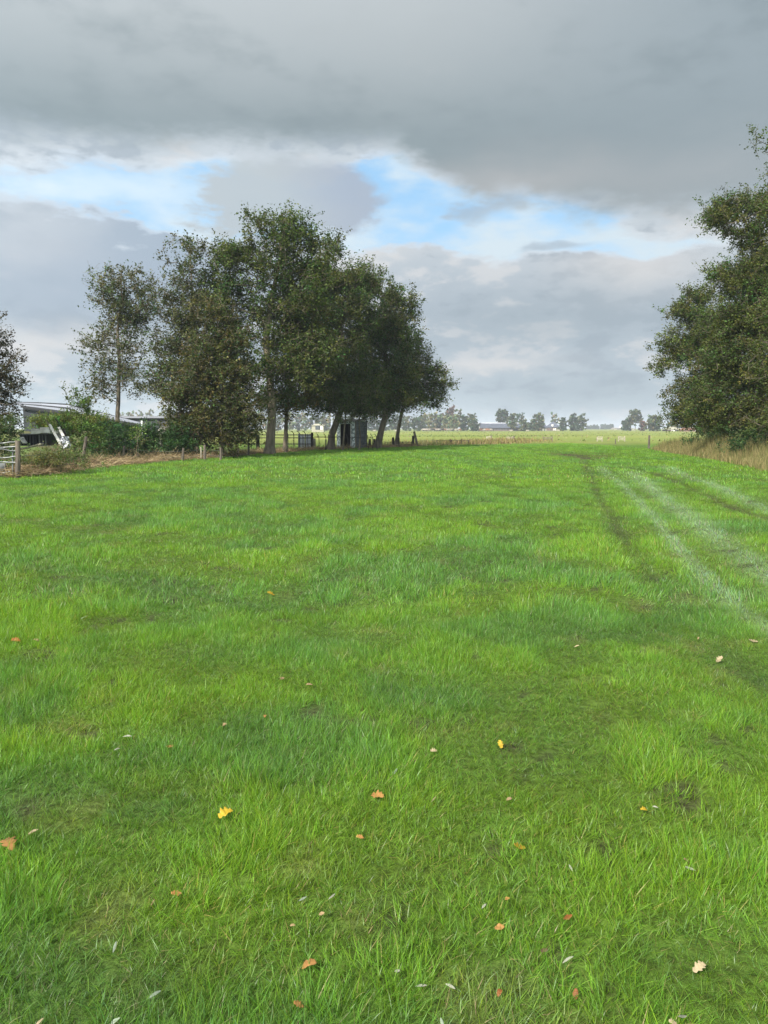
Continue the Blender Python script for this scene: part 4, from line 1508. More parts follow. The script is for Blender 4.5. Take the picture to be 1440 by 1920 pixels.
# ---------------------------------------------------------------- farm sheds beyond the left hedge
def left_sheds():
    root = empty('farm_shed', (at(110, 803, 78).x, 78, 0), 0, 'low farm shed with striped white and grey sloping roof, far left', 'shed')
    # roof edge lines in the picture, near eave and far ridge
    D0, D1 = 75.0, 88.0
    lo = [at(40, 761, D0), at(262, 795.5, D0)]
    hi = [at(22, 753, D1), at(120, 755, D1), at(262, 791, D1)]
    def P(u, v):
        a = lo[0].lerp(lo[1], u)
        b = hi[0].lerp(hi[1], min(1, u / 0.42)) if u < 0.42 else hi[1].lerp(hi[2], (u - .42) / .58)
        return a.lerp(b, v)
    rows = [(0.0, 0.16, 'd'), (0.16, 0.42, 'w'), (0.42, 0.60, 'd'), (0.60, 0.84, 'w'), (0.84, 1.0, 'd')]
    for (v0, v1, k) in rows:
        cols = [(0, .22), (.22, .45), (.45, .72), (.72, 1.0)]
        for ci, (u0, u1) in enumerate(cols):
            white = (k == 'w') or ci >= 2 and v0 > 0.1 and v1 < .95
            mb = MB()
            p = [P(u0 + .002, v0 + .01), P(u1 - .002, v0 + .01), P(u1 - .002, v1 - .01), P(u0 + .002, v1 - .01)]
            dn = Vector((0, 0, -0.08))
            q = [x + dn for x in p]
            mb.quad(*p); mb.quad(*q[::-1])
            for i in range(4):
                mb.quad(p[i], q[i], q[(i + 1) % 4], p[(i + 1) % 4])
            mb.build('roof_sheet', M_ROOFWHITE if white else M_ROOFDARK, root)
    # front wall under the eave
    a, b = lo
    mb = MB()
    dn = Vector((0, 0, -.12))
    for i in range(6):
        p, q = a.lerp(b, i / 6) + dn, a.lerp(b, (i + 1) / 6) + dn
        w = MB()
        p.y += .3; q.y += .3
        w.quad((p.x, p.y, 0), (q.x - .02, q.y, 0), (q.x - .02, q.y, q.z), (p.x, p.y, p.z))
        w.quad((p.x, p.y + .15, 0), (q.x - .02, q.y + .15, 0), (q.x - .02, q.y + .15, q.z), (p.x, p.y + .15, p.z))
        w.build('wall_panel', M_WALLGREY, root)
    MB().bar(a + Vector((0, -.1, -.08)), b + Vector((0, -.1, -.08)), .12, .18).build('gutter', M_ROOFDARK, root)
    # long grey building behind
    D = 112
    root = empty('grey_barn', (at(280, 803, D).x, D, 0), 0, 'long dark grey barn with flat eave, behind the hedge right of the striped roof', 'barn')
    x0, x1 = at(214, 780, D).x, at(345, 780, D).x
    zt, ze = at(270, 779.5, D).z, at(270, 784, D).z
    MB().box(((x0 + x1) / 2, D + 3, ze / 2), (x1 - x0, 6, ze)).build('wall', M_WALLGREY, root)
    MB().quad((x0 - .3, D - .5, ze), (x1 + .3, D - .5, ze), (x1 + .3, D + 4, zt), (x0 - .3, D + 4, zt)).quad((x0 - .3, D + 7, ze), (x1 + .3, D + 7, ze), (x1 + .3, D + 4, zt + .01), (x0 - .3, D + 4, zt + .01)).build('roof', M_BOARD, root)
    for px, mt in ((266, M_PEEL), (262, M_WALLGREY), (296, M_WALLGREY), (240, M_WALLGREY)):
        x = at(px, 790, D).x
        MB().box((x, D - .06, ze / 2), (0.22, .1, ze * .96)).build('column', mt, root)
    for px in (252, 280):
        x = at(px, 790, D).x
        MB().box((x, D - .04, ze * .45), (1.4, .07, ze * .7)).build('door', M_BLACK, root)


left_sheds()


# ---------------------------------------------------------------- cattle pen with hooked uprights
def cattle_pen():
    D = 54.0
    root = empty('cattle_pen', (at(560, 843, D).x, D, 0), 0, 'dark steel cattle barrier with hooked upright bars behind the tree trunks', 'barrier')

    def seg(xa, xb, ya, yb, rails, rad=0.03):
        for yy in rails:
            MB().tube([at(xa, yy, D), at(xb, yy, D)], rad, 6).build('rail', M_STEEL_DARK, root)
    seg(462, 588, 0, 0, (815.5, 821, 832.5), .035)
    seg(588, 640, 0, 0, (819.5,), .03)
    seg(640, 700, 0, 0, (821,), .025)
    for px in (471, 486, 500, 540, 551, 562, 573):
        MB().tube([at(px, base_y(D) + 1, D), at(px, 818, D), at(px - .5, 813, D), at(px - 2.5, 809.5, D), at(px - 6, 808, D)], 0.03, 6).build('hooked_bar', M_STEEL_DARK, root)
    for px in (598, 611, 652, 690, 698, 706):
        MB().tube([at(px + 1, base_y(D) + 1, D), at(px, 822, D), at(px - 1, 817, D), at(px - 4, 813, D)], 0.025, 6).build('hooked_bar', M_STEEL_DARK, root)
    for px, yt, r, mt in ((483, 816, .10, M_WOOD_DARK), (561, 813, .075, M_BOARD), (585, 811, .085, M_WOOD_DARK), (466, 818, .06, M_WOOD_DARK), (611, 824, .045, M_WOOD_DARK)):
        MB().tube([at(px, base_y(D) + 1, D - .1), at(px, yt, D - .1)], r, 8).build('post', mt, root)
    for px in (568, 577):
        MB().tube([at(px, base_y(D), D), at(px, 814, D)], .02, 5).build('bar', M_STEEL_DARK, root)
    # white panels of the pen
    for i, (x0, x1) in enumerate(((560, 572), (572.6, 583.5))):
        a, b = at(x0, 814, D + .25), at(x1, 843, D + .25)
        MB().box(((a.x + b.x) / 2, D + .25, (a.z + b.z) / 2), (b.x - a.x, .03, a.z - b.z)).build('panel', M_SHEET, root)
    # white sheet end, right of the dark post
    a, b = at(586, 822, D + .4), at(592, 842, D + .4)
    MB().box(((a.x + b.x) / 2, D + .4, (a.z + b.z) / 2), (b.x - a.x, .04, a.z - b.z)).build('panel', M_WOOD_PALE, root)


cattle_pen()


# ---------------------------------------------------------------- shed under the trees
def shed():
    D = 58.0
    yaw = R(-24)
    c = ground(667, base_y(D))
    c = at(667, base_y(D), D)
    root = empty('wooden_shed', (c.x, c.y, 0), yaw, 'small shed with peeling white front boards and dark doorway under the oaks', 'shed')
    W, Dp, H = 1.62, 1.9, 2.15
    ca = math.cos(yaw)
    # local frame: front along -x from the corner (0,0), side along +y

    def part(name, mb, mt):
        return link(name, mb.mesh(name, mt), root, False)
    dw0, dw1 = -1.32, -0.40       # door opening
    for (x0, x1) in ((-W, -1.47), (-1.465, dw0 - .03), (dw1 + .03, -0.24), (-0.235, -0.10), (-.095, -0.03)):
        part('board', MB().box(((x0 + x1) / 2, 0, H / 2), (x1 - x0, .03, H)), M_PEEL)
    part('lintel', MB().box(((dw0 + dw1) / 2, 0, H - .11), (dw1 - dw0 - .02, .035, .22)), M_PEEL)
    part('door_frame', MB().box((dw0, -.01, H / 2 - .11), (.05, .07, H - .22)).box((dw1, -.01, H / 2 - .11), (.05, .07, H - .22)), M_WHITE)
    nb = 11
    for i in range(nb):
        z = H * (i + .5) / nb
        part('board', MB().box((0.015, Dp / 2, z), (.03, Dp - .06, H / nb - .012)), M_BOARD)
    part('corner_post', MB().box((0, 0, H / 2), (.07, .07, H)), M_WOOD)
    part('corner_post', MB().box((0, Dp, H / 2), (.09, .09, H + .1)), M_WOOD_DARK)
    part('back_wall', MB().box((-W / 2, Dp, H / 2), (W, .03, H)), M_WOOD_DARK)
    part('side_wall', MB().box((-W, Dp / 2, H / 2), (.03, Dp - .06, H)), M_WOOD_DARK)
    part('floor', MB().box((-W / 2, Dp / 2, .04), (W - .08, Dp - .1, .06)), M_WOOD_DARK)
    part('roof', MB().box((-W / 2, Dp / 2, H + .07), (W + .3, Dp + .35, .06), Euler((R(4), 0, 0))), M_CONCRETE)


shed()


# ---------------------------------------------------------------- fence posts and rails right of the copse
def post_thing(px, yt, D, r, mt, label, lean=0.0, name='fence_post', group='single fence posts right of the copse'):
    b = at(px, base_y(D), D)
    m = MB().tube([(b.x, b.y, -0.05), (b.x + lean * .5, b.y, at(px, yt, D).z * .5), (b.x + lean, b.y, at(px, yt, D).z)], [r, r * .97, r * .9], 8).build(name, mt)
    return prop(m, label, 'post', group)


post_thing(713.5, 809, 63.5, .12, M_WOOD_DARK, 'dark post directly behind the rightmost leaning oak trunk')
post_thing(693.5, 823, 61, .09, M_WOOD_DARK, 'short dark post between the shed and the rightmost oak trunk, left one')
post_thing(701.5, 823, 61, .09, M_WOOD_DARK, 'short dark post just left of the rightmost oak trunk')
post_thing(737, 820, 64, .11, M_WOOD_DARK, 'thick dark fence post right of the rightmost oak, left of a pair')
post_thing(747, 820, 64, .11, M_WOOD_DARK, 'thick dark fence post, right of the pair beside the rightmost oak')
post_thing(774.5, 817, 67, .11, M_WOOD_DARK, 'upright dark post beside the leaning grey post')
post_thing(783, 809, 67, .11, M_WOOD, 'tall grey post leaning left, at the right end of the fence', lean=-.32)
post_thing(1154, 823, 78, .05, M_WOOD, 'thin post standing alone in the open pasture before the pale hurdles')
post_thing(1216.5, 816, 60, .085, M_WOOD, 'weathered gate post where the dry reeds begin')


def low_fence(name, label, pts, rails, D, posts, r=.05, mt=M_WOOD_DARK, rr=.025, cat='fence'):
    b = at(pts[0], base_y(D), D)
    root = empty(name, (b.x, b.y, 0), 0, label, cat)
    for px, yt in posts:
        q = at(px, base_y(D), D)
        MB().tube([(q.x, D, -.03), (q.x, D, at(px, yt, D).z)], r, 7).build('post', mt, root)
    for yy in rails:
        MB().tube([at(pts[0], yy, D), at(pts[1], yy, D)], rr, 5).build('rail', mt, root)
    return root


low_fence('mesh_fence', 'low wire fence with thin bars between the oak and the post pair', (721, 736), (829, 834), 65, [(722, 828), (727, 829), (733, 828)], .025, M_STEEL_DARK, .012)
low_fence('rail_fence', 'low rail fence between the post pair and the leaning grey post', (745, 773), (829, 832.5), 66, [(755, 828), (772, 828)], .04)
low_fence('wire_fence', 'low wire fence with thin pale stakes right of the leaning grey post', (785, 818), (826, 831), 74, [(792, 826), (797, 827), (803, 826), (812, 826), (818, 825)], .025, M_WOOD, .012)
low_fence('rail_fence', 'low brown rail fence with end posts before the sunlit pasture', (819, 845), (825.5,), 76, [(819, 825), (844, 824), (846.5, 824.5)], .06)
low_fence('rail_fence', 'short rail fence section ending in a dark post, right of the brown rails', (846, 880), (825.8,), 76.5, [(857.5, 826), (865, 823.5), (878, 825)], .06)
low_fence('rail_fence', 'low rail fence behind the dry reeds by the right trees', (1250, 1315), (828.5, 832), 72, [(1258, 828), (1270, 830), (1290, 829)], .05)


def hurdle(label, x0, x1, y0, y1, D, tilt=0.0, mt=M_WOOD_PALE, post=None, n=3):
    b = at(x0, base_y(D), D)
    root = empty('wooden_hurdle', (b.x, b.y, 0), 0, label, 'hurdle', 'pale wooden hurdles in the pasture')
    for i in range(n):
        t = (i + .3) / n
        ya = y0 + (y1 - y0) * t - tilt
        yb = y0 + (y1 - y0) * t + tilt
        MB().bar(at(x0, ya, D), at(x1, yb, D), .04, abs(at(x0, y0, D).z - at(x0, y1, D).z) / n * .5).build('board', mt, root)
    for px in (x0 + .6, x1 - .6):
        MB().bar(at(px, base_y(D), D + .05), at(px, y0 - abs(tilt), D + .05), .09).build('upright', mt, root)
    if post:
        MB().tube([at(post, base_y(D), D + .1), at(post, y0 - 1.5, D + .1)], .1, 7).build('post', M_WOOD, root)


hurdle('pale hurdle nearest the brown rails, dark post on its right', 912, 920, 818, 825, 100, 0, post=921)
hurdle('bright tilted hurdle in front of the long barn', 950, 961, 819, 826, 95, .8, M_WOOD_PALE, 963)
hurdle('greyish hurdle half hidden in weeds, below the farmhouse', 1018, 1036, 819, 825, 92, -.4, M_WOOD, None, 2)
hurdle('upright square hurdle, left of the lone thin post', 1119, 1129.5, 818.5, 826, 92, 0, M_WOOD_PALE)
hurdle('tilted bright hurdle, right of the lone thin post', 1159, 1172, 818.5, 826, 92, 1.0, M_WOOD_PALE)


# ---------------------------------------------------------------- far farm, houses and trees
def at_x(px, D):
    return at(px, 803, D).x


def zz(py, D):
    return at(720, py, D).z


def far_barn():
    D = 450
    root = empty('long_barn', (at_x(935, D), D, 0), 0, 'long low barn with slate-blue roof and white ridge, far off beyond the pasture', 'barn')
    x0, x1 = at_x(899, D), at_x(979, D)
    zr, ze = zz(793.5, D), zz(802.5, D)
    mid = (x0 + x1) / 2
    MB().box((mid, D + 7, ze / 2), (x1 - x0 - .6, 14, ze)).build('wall', M_BRICK, root)
    for s in (0, 1):
        y0, y1 = (D - .6, D + 7) if s == 0 else (D + 14.6, D + 7)
        MB().quad((x0, y0, ze), (x1, y0, ze), (x1, y1, zr), (x0, y1, zr)).build('roof', M_ROOFSLATE, root)
    MB().box((mid, D + 6.7, zr + .1), (x1 - x0 + .4, 1.2, .45)).build('ridge', M_ROOFWHITE, root)
    MB().bar((x0 - .1, D - .7, ze), (x0 - .1, D + 7, zr), .5, .35).build('verge_board', M_WHITE, root)
    MB().quad((x0 + .2, D, ze), (x0 + .2, D + 14, ze), (x0 + .2, D + 7, zr)).build('gable', M_ROOFDARK, root)
    for k in range(14):
        x = x0 + (x1 - x0) * (k + .7) / 14.6
        f = MB().box((x, D - .05, ze * .55), (1.1, .1, ze * .4)).build('window', M_GLASS, root)
    # dark blue gable shed on its left
    r2 = empty('gabled_shed', (at_x(893, 455), 455, 0), 0, 'small dark blue gabled shed at the left end of the long barn', 'shed')
    a, b = at_x(888, 455), at_x(899, 455)
    MB().quad((a, 454, zz(802, 455)), (b, 454, zz(802, 455)), (b, 454, zz(793, 455)), (b - .3, 454, zz(793, 455))).build('gable', M_ROOFSLATE, r2)
    MB().box(((a + b) / 2, 457, zz(802, 455) / 2), (b - a, 5.5, zz(802, 455))).build('wall', M_WHITE, r2)
    MB().quad((a - .2, 454, zz(802, 455)), (a - .2, 460, zz(802, 455)), (b, 460, zz(793, 455)), (b, 454.2, zz(793, 455))).build('roof', M_ROOFSLATE, r2)


far_barn()


def house(name, label, cat, px0, px1, yridge, yeave, D, wall, roof, hip=0.25, windows=(), chimneys=(), depth=9):
    x0, x1 = at_x(px0, D), at_x(px1, D)
    zr, ze = zz(yridge, D), zz(yeave, D)
    root = empty(name, ((x0 + x1) / 2, D, 0), 0, label, cat)
    MB().box(((x0 + x1) / 2, D + depth / 2, ze / 2), (x1 - x0 - .6, depth, ze)).build('wall', wall, root)
    h = (x1 - x0) * hip
    m = D + depth / 2
    mb = MB()
    A, B, C_, E = (x0, D - .4, ze), (x1, D - .4, ze), (x1, D + depth + .4, ze), (x0, D + depth + .4, ze)
    P_, Q = (x0 + h, m, zr), (x1 - h, m, zr)
    mb.quad(A, B, Q, P_); mb.quad(C_, E, P_, Q); mb.quad(B, C_, Q); mb.quad(E, A, P_)
    rf = mb.build('roof', roof, root)
    for (px, pz) in chimneys:
        MB().box((at_x(px, D), m - .8, (zr + zz(pz, D)) / 2), (.9, .9, abs(zz(pz, D) - zr) + 1.2)).build('chimney', M_WHITE, rf)
    for (px, wz, ww, wh, mt) in windows:
        MB().box((at_x(px, D), D - .08 if wz > yeave else D + .8, zz(wz, D)), (ww, .12 if wz > yeave else 1.2, wh)).build('window', mt, root)
    return root


house('farmhouse', 'farmhouse with steep dark roof, light dormer and white chimney, right of the barn', 'house', 1027, 1052, 790.5, 801.5, 480, M_BRICK, M_ROOFSLATE, .46,
      [(1036, 797.5, .9, 1.3, M_WHITE), (1038.5, 805, .7, 1.3, M_WHITE), (1041.5, 805, .7, 1.3, M_WHITE), (1033, 805.2, .7, 1.2, M_GLASS)], [(1051, 791)])
house('farmhouse_wing', 'lower dark-roofed wing with white wall, left of the steep farmhouse', 'house', 1010, 1028, 793, 803, 485, M_CREAM, M_ROOFSLATE, .3, [(1016, 806, .9, 1.0, M_GLASS), (1021, 806, .9, 1.0, M_GLASS)])
house('garage', 'small white box-like garage beside the steep farmhouse', 'garage', 1044, 1050.5, 803.2, 803.6, 470, M_CREAM, M_CREAM, .1, depth=4)
house('low_shed', 'low shed with pale roof edge among the trees right of the farmhouse', 'shed', 1076, 1094, 801, 804.5, 500, M_WALLGREY, M_CONCRETE, .3)
house('pale_farm', 'pale wide farmhouse in the haze left of the lone round tree', 'house', 1150, 1171, 802, 803.4, 700, M_CREAM, M_CONCRETE, .05, [(1160, 804, 3.5, .8, M_GLASS)], [(1165, 800)])
house('white_cottage', 'tiny pale cottage beside the lone round tree trunk', 'house', 1180, 1192, 803, 804, 600, M_CREAM, M_CREAM, .2)
house('orange_house', 'orange brick farm building with pale roof, glimpsed under the right trees', 'house', 1285, 1316, 802, 805.8, 380, M_BRICKRED, M_BRICKRED, .1, [(1296, 807.5, 1.4, .8, M_GLASS), (1306, 807.5, 1.4, .8, M_WHITE)])
house('pale_roof_barn', 'barn with light pinkish roof at the far right under the leaves', 'barn', 1299, 1325, 801, 804, 395, M_BRICK, M_CREAM, .08)
house('brick_barn', 'low brown barn with pale verge, left of the orange building', 'barn', 1252, 1280, 799.5, 805.5, 420, M_BRICK, M_CREAM, .4, [(1262, 807.5, 1.8, .8, M_WHITE), (1271, 807.5, 1.8, .8, M_GLASS)])
house('yellow_shed', 'pale yellow low building seen between the oak trunks', 'shed', 583, 608, 794.5, 798, 330, M_CREAM, M_CREAM, .3, [(596, 801.5, 2.2, 1.8, M_GLASS), (602, 802, 1.2, 1.6, M_WHITE)], depth=6)

GF = 'far trees on the horizon'


def ftree(label, px, ytop, yb, D, w, pal_=FARGREEN, seed=1, ncl=34, trunk=True, low=0.25, name='far_tree', lpc=26, leaf=None, dens=1.0):
    """a far tree: lumpy crown of a few lobes"""
    r = random.Random(seed * 7 + 1)
    by = base_y(D)
    H = by - ytop
    blobs = []
    cy0 = by - H * low
    k = 6
    for i in range(k):
        t = (i + .5) / k
        yy = cy0 - (cy0 - ytop) * t
        rw = w * 0.5 * (math.sin(math.pi * (0.18 + 0.72 * t)) ** 0.7)
        for s in (-1, 1):
            blobs.append((px + s * rw * r.uniform(.25, .55), yy + r.uniform(-1, 1) * H * .05, rw * r.uniform(.4, .6), H * r.uniform(.10, .16)))
    sz = D / 1000
    tw = 0.30 * (H / F * D) / 10
    lf = leaf or max(0.8, 1.05 * D / 500)
    return tree(name, label, 'tree', blobs, D, [(px, by), (px + .2, by - H * .3), (px, by - H * .6), (px, ytop + H * .2)],
                max(.18, H / F * D * 0.022), int(ncl * dens * 2.6), lpc, lf, pal_, seed, group=GF, twig=.8, per=2, rmin=.05, clmod=.5, step=3.0, flare=.1, twigs=False, shell=2.6)


# the wood behind the pasture, left to centre
wood = [(452, 774, 460, 24, FARPALE), (470, 777, 470, 26, FARGREEN), (489, 772, 465, 26, FARPALE), (520, 775, 470, 26, FARGREEN), (543, 773, 460, 24, FARPALE), (566, 776, 465, 26, FARPALE),
        (590, 778, 470, 26, FARGREEN), (612, 776, 475, 24, FARPALE), (634, 778, 470, 26, FARGREEN), (660, 777, 480, 26, FARGREEN), (684, 779, 480, 26, FARDARK), (702, 780, 470, 24, FARDARK),
        (722, 778, 475, 24, FARDARK), (742, 781, 470, 22, FARDARK), (762, 781, 465, 24, FARGREEN), (781, 783, 450, 22, FARDARK), (796, 779, 460, 22, FARPALE), (811, 776, 455, 22, FARPALE),
        (826, 778, 460, 20, FARGREEN), (838, 782, 450, 18, FARPALE)]
words = ['pale round willow', 'mid green round tree', 'pale feathery willow', 'broad green tree', 'silvery willow', 'pale bushy willow', 'green bushy tree', 'light crowned willow', 'dense green tree', 'grey-green tree',
         'dark dense tree', 'dark narrow tree', 'dark round tree', 'low dark tree', 'green tree', 'dark shrubby tree', 'pale round willow', 'tall pale willow', 'green-grey tree', 'small pale willow']
where = ['seen just left of the thickest oak trunk', 'behind the left cattle barrier bars', 'directly behind the thickest oak trunk', 'between the thick oak and the slimmer trunk', 'just right of the slimmer oak trunk',
         'above the white pen panels', 'above the pale yellow building', 'just left of the forked trunk', 'behind the shed door', 'behind the shed side wall', 'just right of the shed',
         'left of the rightmost oak trunk', 'right of the rightmost oak trunk', 'behind the thick post pair', 'left of the leaning grey post', 'directly above the leaning grey post',
         'at the left end of the cattle herd', 'above the left part of the cattle herd', 'above the middle of the herd', 'below the purple-brown beech']
for i, (px, yt, D, w, pl) in enumerate(wood):
    ftree(f'{words[i]} in the far wood, {where[i]}', px, yt, 0, D, w, pl, 200 + i, 44, low=.05, dens=1.2)
ftree('large purple-brown beech rising behind the willows', 844, 767, 0, 520, 28, FARBROWN, 230, 60, low=.3, name='beech_tree')
ftree('small leafy tree at the right shoulder of the purple beech', 857, 772, 0, 500, 14, FARGREEN, 231, 30)
ftree('bright pale willow in front of the purple beech', 851, 778, 0, 440, 20, FARPALE * 1.1, 232, 50, low=.05)
ftree('dark rounded tree right of the bright pale willow', 871, 779.5, 0, 455, 20, FARDARK, 233, 50, low=.05)
ftree('loose tree with open top at the right end of the wood', 886, 777, 0, 450, 16, FARGREEN, 234, 34, low=.1)
ftree('low green tree under the open-topped tree', 890, 790, 0, 440, 14, FARDARK, 235, 30, low=.05)
# around the farm
ftree('large spreading tree behind the left half of the long barn', 942, 767.5, 0, 500, 27, FARDARK, 240, 64, low=.3, dens=1.1)
ftree('bushy tree in front of the barn roof', 960, 778, 0, 442, 13, FARGREEN, 241, 40, low=.2)
ftree('open-branched tree behind the right end of the barn', 974, 776, 0, 505, 18, FARDARK, 242, 30, low=.35)
ftree('round bush-like tree at the right end of the barn', 984, 788.5, 0, 430, 14, FARGREEN, 243, 40, low=.02)
ftree('low dark tree between the barn and the big dome-shaped tree', 997, 795, 0, 450, 14, FARDARK, 244, 24, low=.02)
ftree('big dome-shaped tree left of the farmhouse', 1009.5, 776.5, 0, 440, 24, FARGREEN * .9, 245, 70, low=.08)
ftree('airy thin tree behind the farmhouse roof', 1039.5, 776, 0, 520, 14, FARPALE * .8, 246, 20, low=.35, dens=.8)
ftree('narrow dark tree right of the white chimney', 1056, 785, 0, 470, 12, FARDARK, 247, 36, low=.05)
ftree('broad layered tree right of the farmhouse', 1074, 780, 0, 470, 18, FARDARK, 248, 50, low=.1)
ftree('open crowned tree leaning right, east of the layered tree', 1091, 779.5, 0, 475, 18, FARGREEN, 249, 36, low=.15)
ftree('low dark bush beside the low shed', 1081, 798, 0, 470, 14, FARDARK, 250, 22, low=.0)
# hazy belt
for i, (px, yt, w, lab) in enumerate(((1105, 799, 14, 'hazy blue tree at the left end of the distant belt'), (1117, 797, 15, 'rounded hazy tree in the distant belt, second from left'), (1130, 797.5, 13, 'pointed hazy tree in the middle of the distant belt'),
                                      (1137, 797, 13, 'hazy tree in the distant belt, just left of the bare pale one'), (1147, 796, 9, 'faint pale tree at the right end of the distant belt'))):
    ftree(lab, px, yt, 0, 1100, w, FARDARK, 260 + i, 26, low=.02)
ftree('lone tall tree with round crown and clear trunk in the far right pasture', 1191, 771.5, 0, 470, 27, FARGREEN * .85, 270, 70, low=.42)
ftree('dark bushy tree left of the lone round-crowned tree', 1174.5, 789.5, 0, 480, 15, FARDARK, 271, 40, low=.04)
ftree('wide olive tree right of the lone round-crowned tree', 1226, 782, 0, 420, 34, FARGREEN, 272, 90, low=.05)
ftree('small brownish tree between the round-crowned and the olive tree', 1206, 792, 0, 440, 12, FARBROWN, 273, 24, low=.05)
ftree('grey-green tree above the brick barn', 1262, 788, 0, 460, 24, FARDARK, 274, 50, low=.1)
ftree('grey-green tree behind the orange building', 1290, 789, 0, 460, 26, FARDARK, 275, 50, low=.1)
ftree('distant tree at the right, mostly behind the right row', 1322, 786, 0, 470, 30, FARDARK, 276, 50, low=.1)
# far left, beyond the sheds
for i, (px, yt, w) in enumerate(((243, 774, 18), (262, 773, 20), (283, 771.5, 22), (303, 772, 20), (322, 774, 18), (225, 776, 14))):
    ftree('hazy round tree on the horizon above the grey barn, ' + ['left of centre', 'in the middle', 'the tallest', 'right of the tallest', 'by the brown tree', 'leftmost, behind the thin trunk'][i], px, yt, 0, 520, w, FARPALE, 280 + i, 34, low=.05)


# ---------------------------------------------------------------- cattle
def cow_mesh(name, mt):
    mb = MB()
    mb.tube([(-1.02, 0, 1.06), (-.85, 0, 1.08), (-.3, 0, 1.02), (.35, 0, 1.0), (.8, 0, 1.1), (.98, 0, 1.14)], [.16, .32, .37, .36, .32, .18], 8)
    mb.tube([(.85, 0, 1.15), (1.15, 0, 1.05), (1.35, 0, .8), (1.5, 0, .6)], [.22, .17, .15, .08], 6)
    for x in (-.8, .7):
        for y in (-.18, .18):
            mb.tube([(x, y, .95), (x + .03, y, .5), (x, y, 0)], [.15, .08, .06], 5)
    mb.tube([(-1.02, 0, 1.15), (-1.14, 0, .9), (-1.12, 0, .5)], [.05, .03, .04], 4)
    return mb.mesh(name, mt, True)


M_COWW = surf_mat("white_hide", (0.25, 0.23, 0.19), (0.20, 0.17, 0.14), 1.0, 0.9, 0)
M_COWB = surf_mat("brown_hide", (0.20, 0.10, 0.06), (0.12, 0.06, 0.04), 1.0, 0.9, 0)
M_COWK = surf_mat("black_hide", (0.03, 0.028, 0.028), (0.05, 0.045, 0.04), 1.0, 0.9, 0)
cows = {'white': cow_mesh('cow_white', M_COWW), 'brown': cow_mesh('cow_brown', M_COWB), 'black': cow_mesh('cow_black', M_COWK)}
rr = random.Random(12)
ordn = ['first', 'second', 'third', 'fourth', 'fifth', 'sixth', 'seventh', 'eighth', 'ninth', 'tenth']
seen = {}
herd = [(795, 'white'), (799, 'white'), (803, 'brown'), (807, 'white'), (812, 'black'), (815.5, 'white'), (820, 'brown'), (824, 'white'), (829, 'black'), (833, 'brown'), (838, 'white'), (841.5, 'white'),
        (847, 'white'), (852, 'black'), (857, 'white'), (861, 'brown'), (902, 'brown'), (906, 'black'), (910, 'white'), (914, 'brown'), (919, 'white'), (923, 'black')]
for px, c in herd:
    o = bpy.data.objects.new('cow', cows[c])
    COL.objects.link(o)
    D = rr.uniform(385, 415)
    side = 'before the far wood' if px < 880 else 'before the long barn'
    o.location = (at_x(px, D), D, 0)
    o.rotation_euler = (0, 0, rr.choice((0, math.pi)) + rr.uniform(-.7, .7))
    o.scale = (1, 1, 1)
    k = seen[(c, side)] = seen.get((c, side), -1) + 1
    prop(o, f'{ordn[k]} {c} cow from the left in the distant herd {side}', 'cow', 'cows of the distant herd')
for px, lab, D in ((702, 'pale sheep far off, seen just right of the shed', 330), (743, 'pale sheep far off above the thick post pair', 330), (958.5, 'white sheep below the bushy tree at the barn', 330), (989, 'white sheep right of the round bush by the barn', 330)):
    o = bpy.data.objects.new('sheep', cows['white'])
    COL.objects.link(o)
    o.location = (at_x(px, D), D, 0)
    o.rotation_euler = (0, 0, rr.uniform(-.5, .5))
    o.scale = (.62, .75, .62)
    prop(o, lab, 'sheep', 'pale sheep in the far pasture')


# ---------------------------------------------------------------- fallen leaves
def leaf_mesh(kind, seed):
    r = random.Random(seed)
    V, Fq = [], []
    n = 13
    up, dn = [], []
    for i in range(n + 1):
        t = i / n
        if kind == 'lobed':
            w = 0.27 * math.sin(math.pi * min(1, t * .95 + .05)) ** .7 * (1 + .35 * math.sin(t * 22)) + .01
        elif kind == 'round':
            w = 0.27 * math.sin(math.pi * t) ** .6 * (1 + .16 * math.sin(t * 9 + seed) + .1 * math.sin(t * 23 + seed * 2)) + .005
        else:
            w = 0.11 * math.sin(math.pi * t) ** .8 + .004
        z = 0.20 * math.sin(t * 2.6 + seed) * (0.5 if kind == 'slender' else 1)
        c = (0.3 + 0.7 * ((seed * 37) % 10) / 10) * w
        V += [(t - .5, w, z + c * (1 + r.uniform(-.3, .5))), (t - .5, 0, z), (t - .5, -w, z + c * (1 + r.uniform(-.3, .5)))]
    for i in range(n):
        a = i * 3
        Fq += [(a, a + 1, a + 4, a + 3), (a + 1, a + 2, a + 5, a + 4)]
    return V, Fq


LEAFCOL = {'yellow': (0.62, 0.42, 0.03), 'orange': (0.60, 0.30, 0.09), 'rust': (0.42, 0.15, 0.04), 'tan': (0.48, 0.33, 0.17), 'brown': (0.22, 0.13, 0.08), 'white': (0.52, 0.52, 0.40), 'cream': (0.60, 0.48, 0.28), 'silver': (0.38, 0.46, 0.33)}
LM = {}
for k, c in LEAFCOL.items():
    c = tuple(v * .62 for v in c)
    LM[k] = surf_mat(k + "_dead_leaf", c, tuple(v * .72 for v in c), 18, .6, .2, 40)
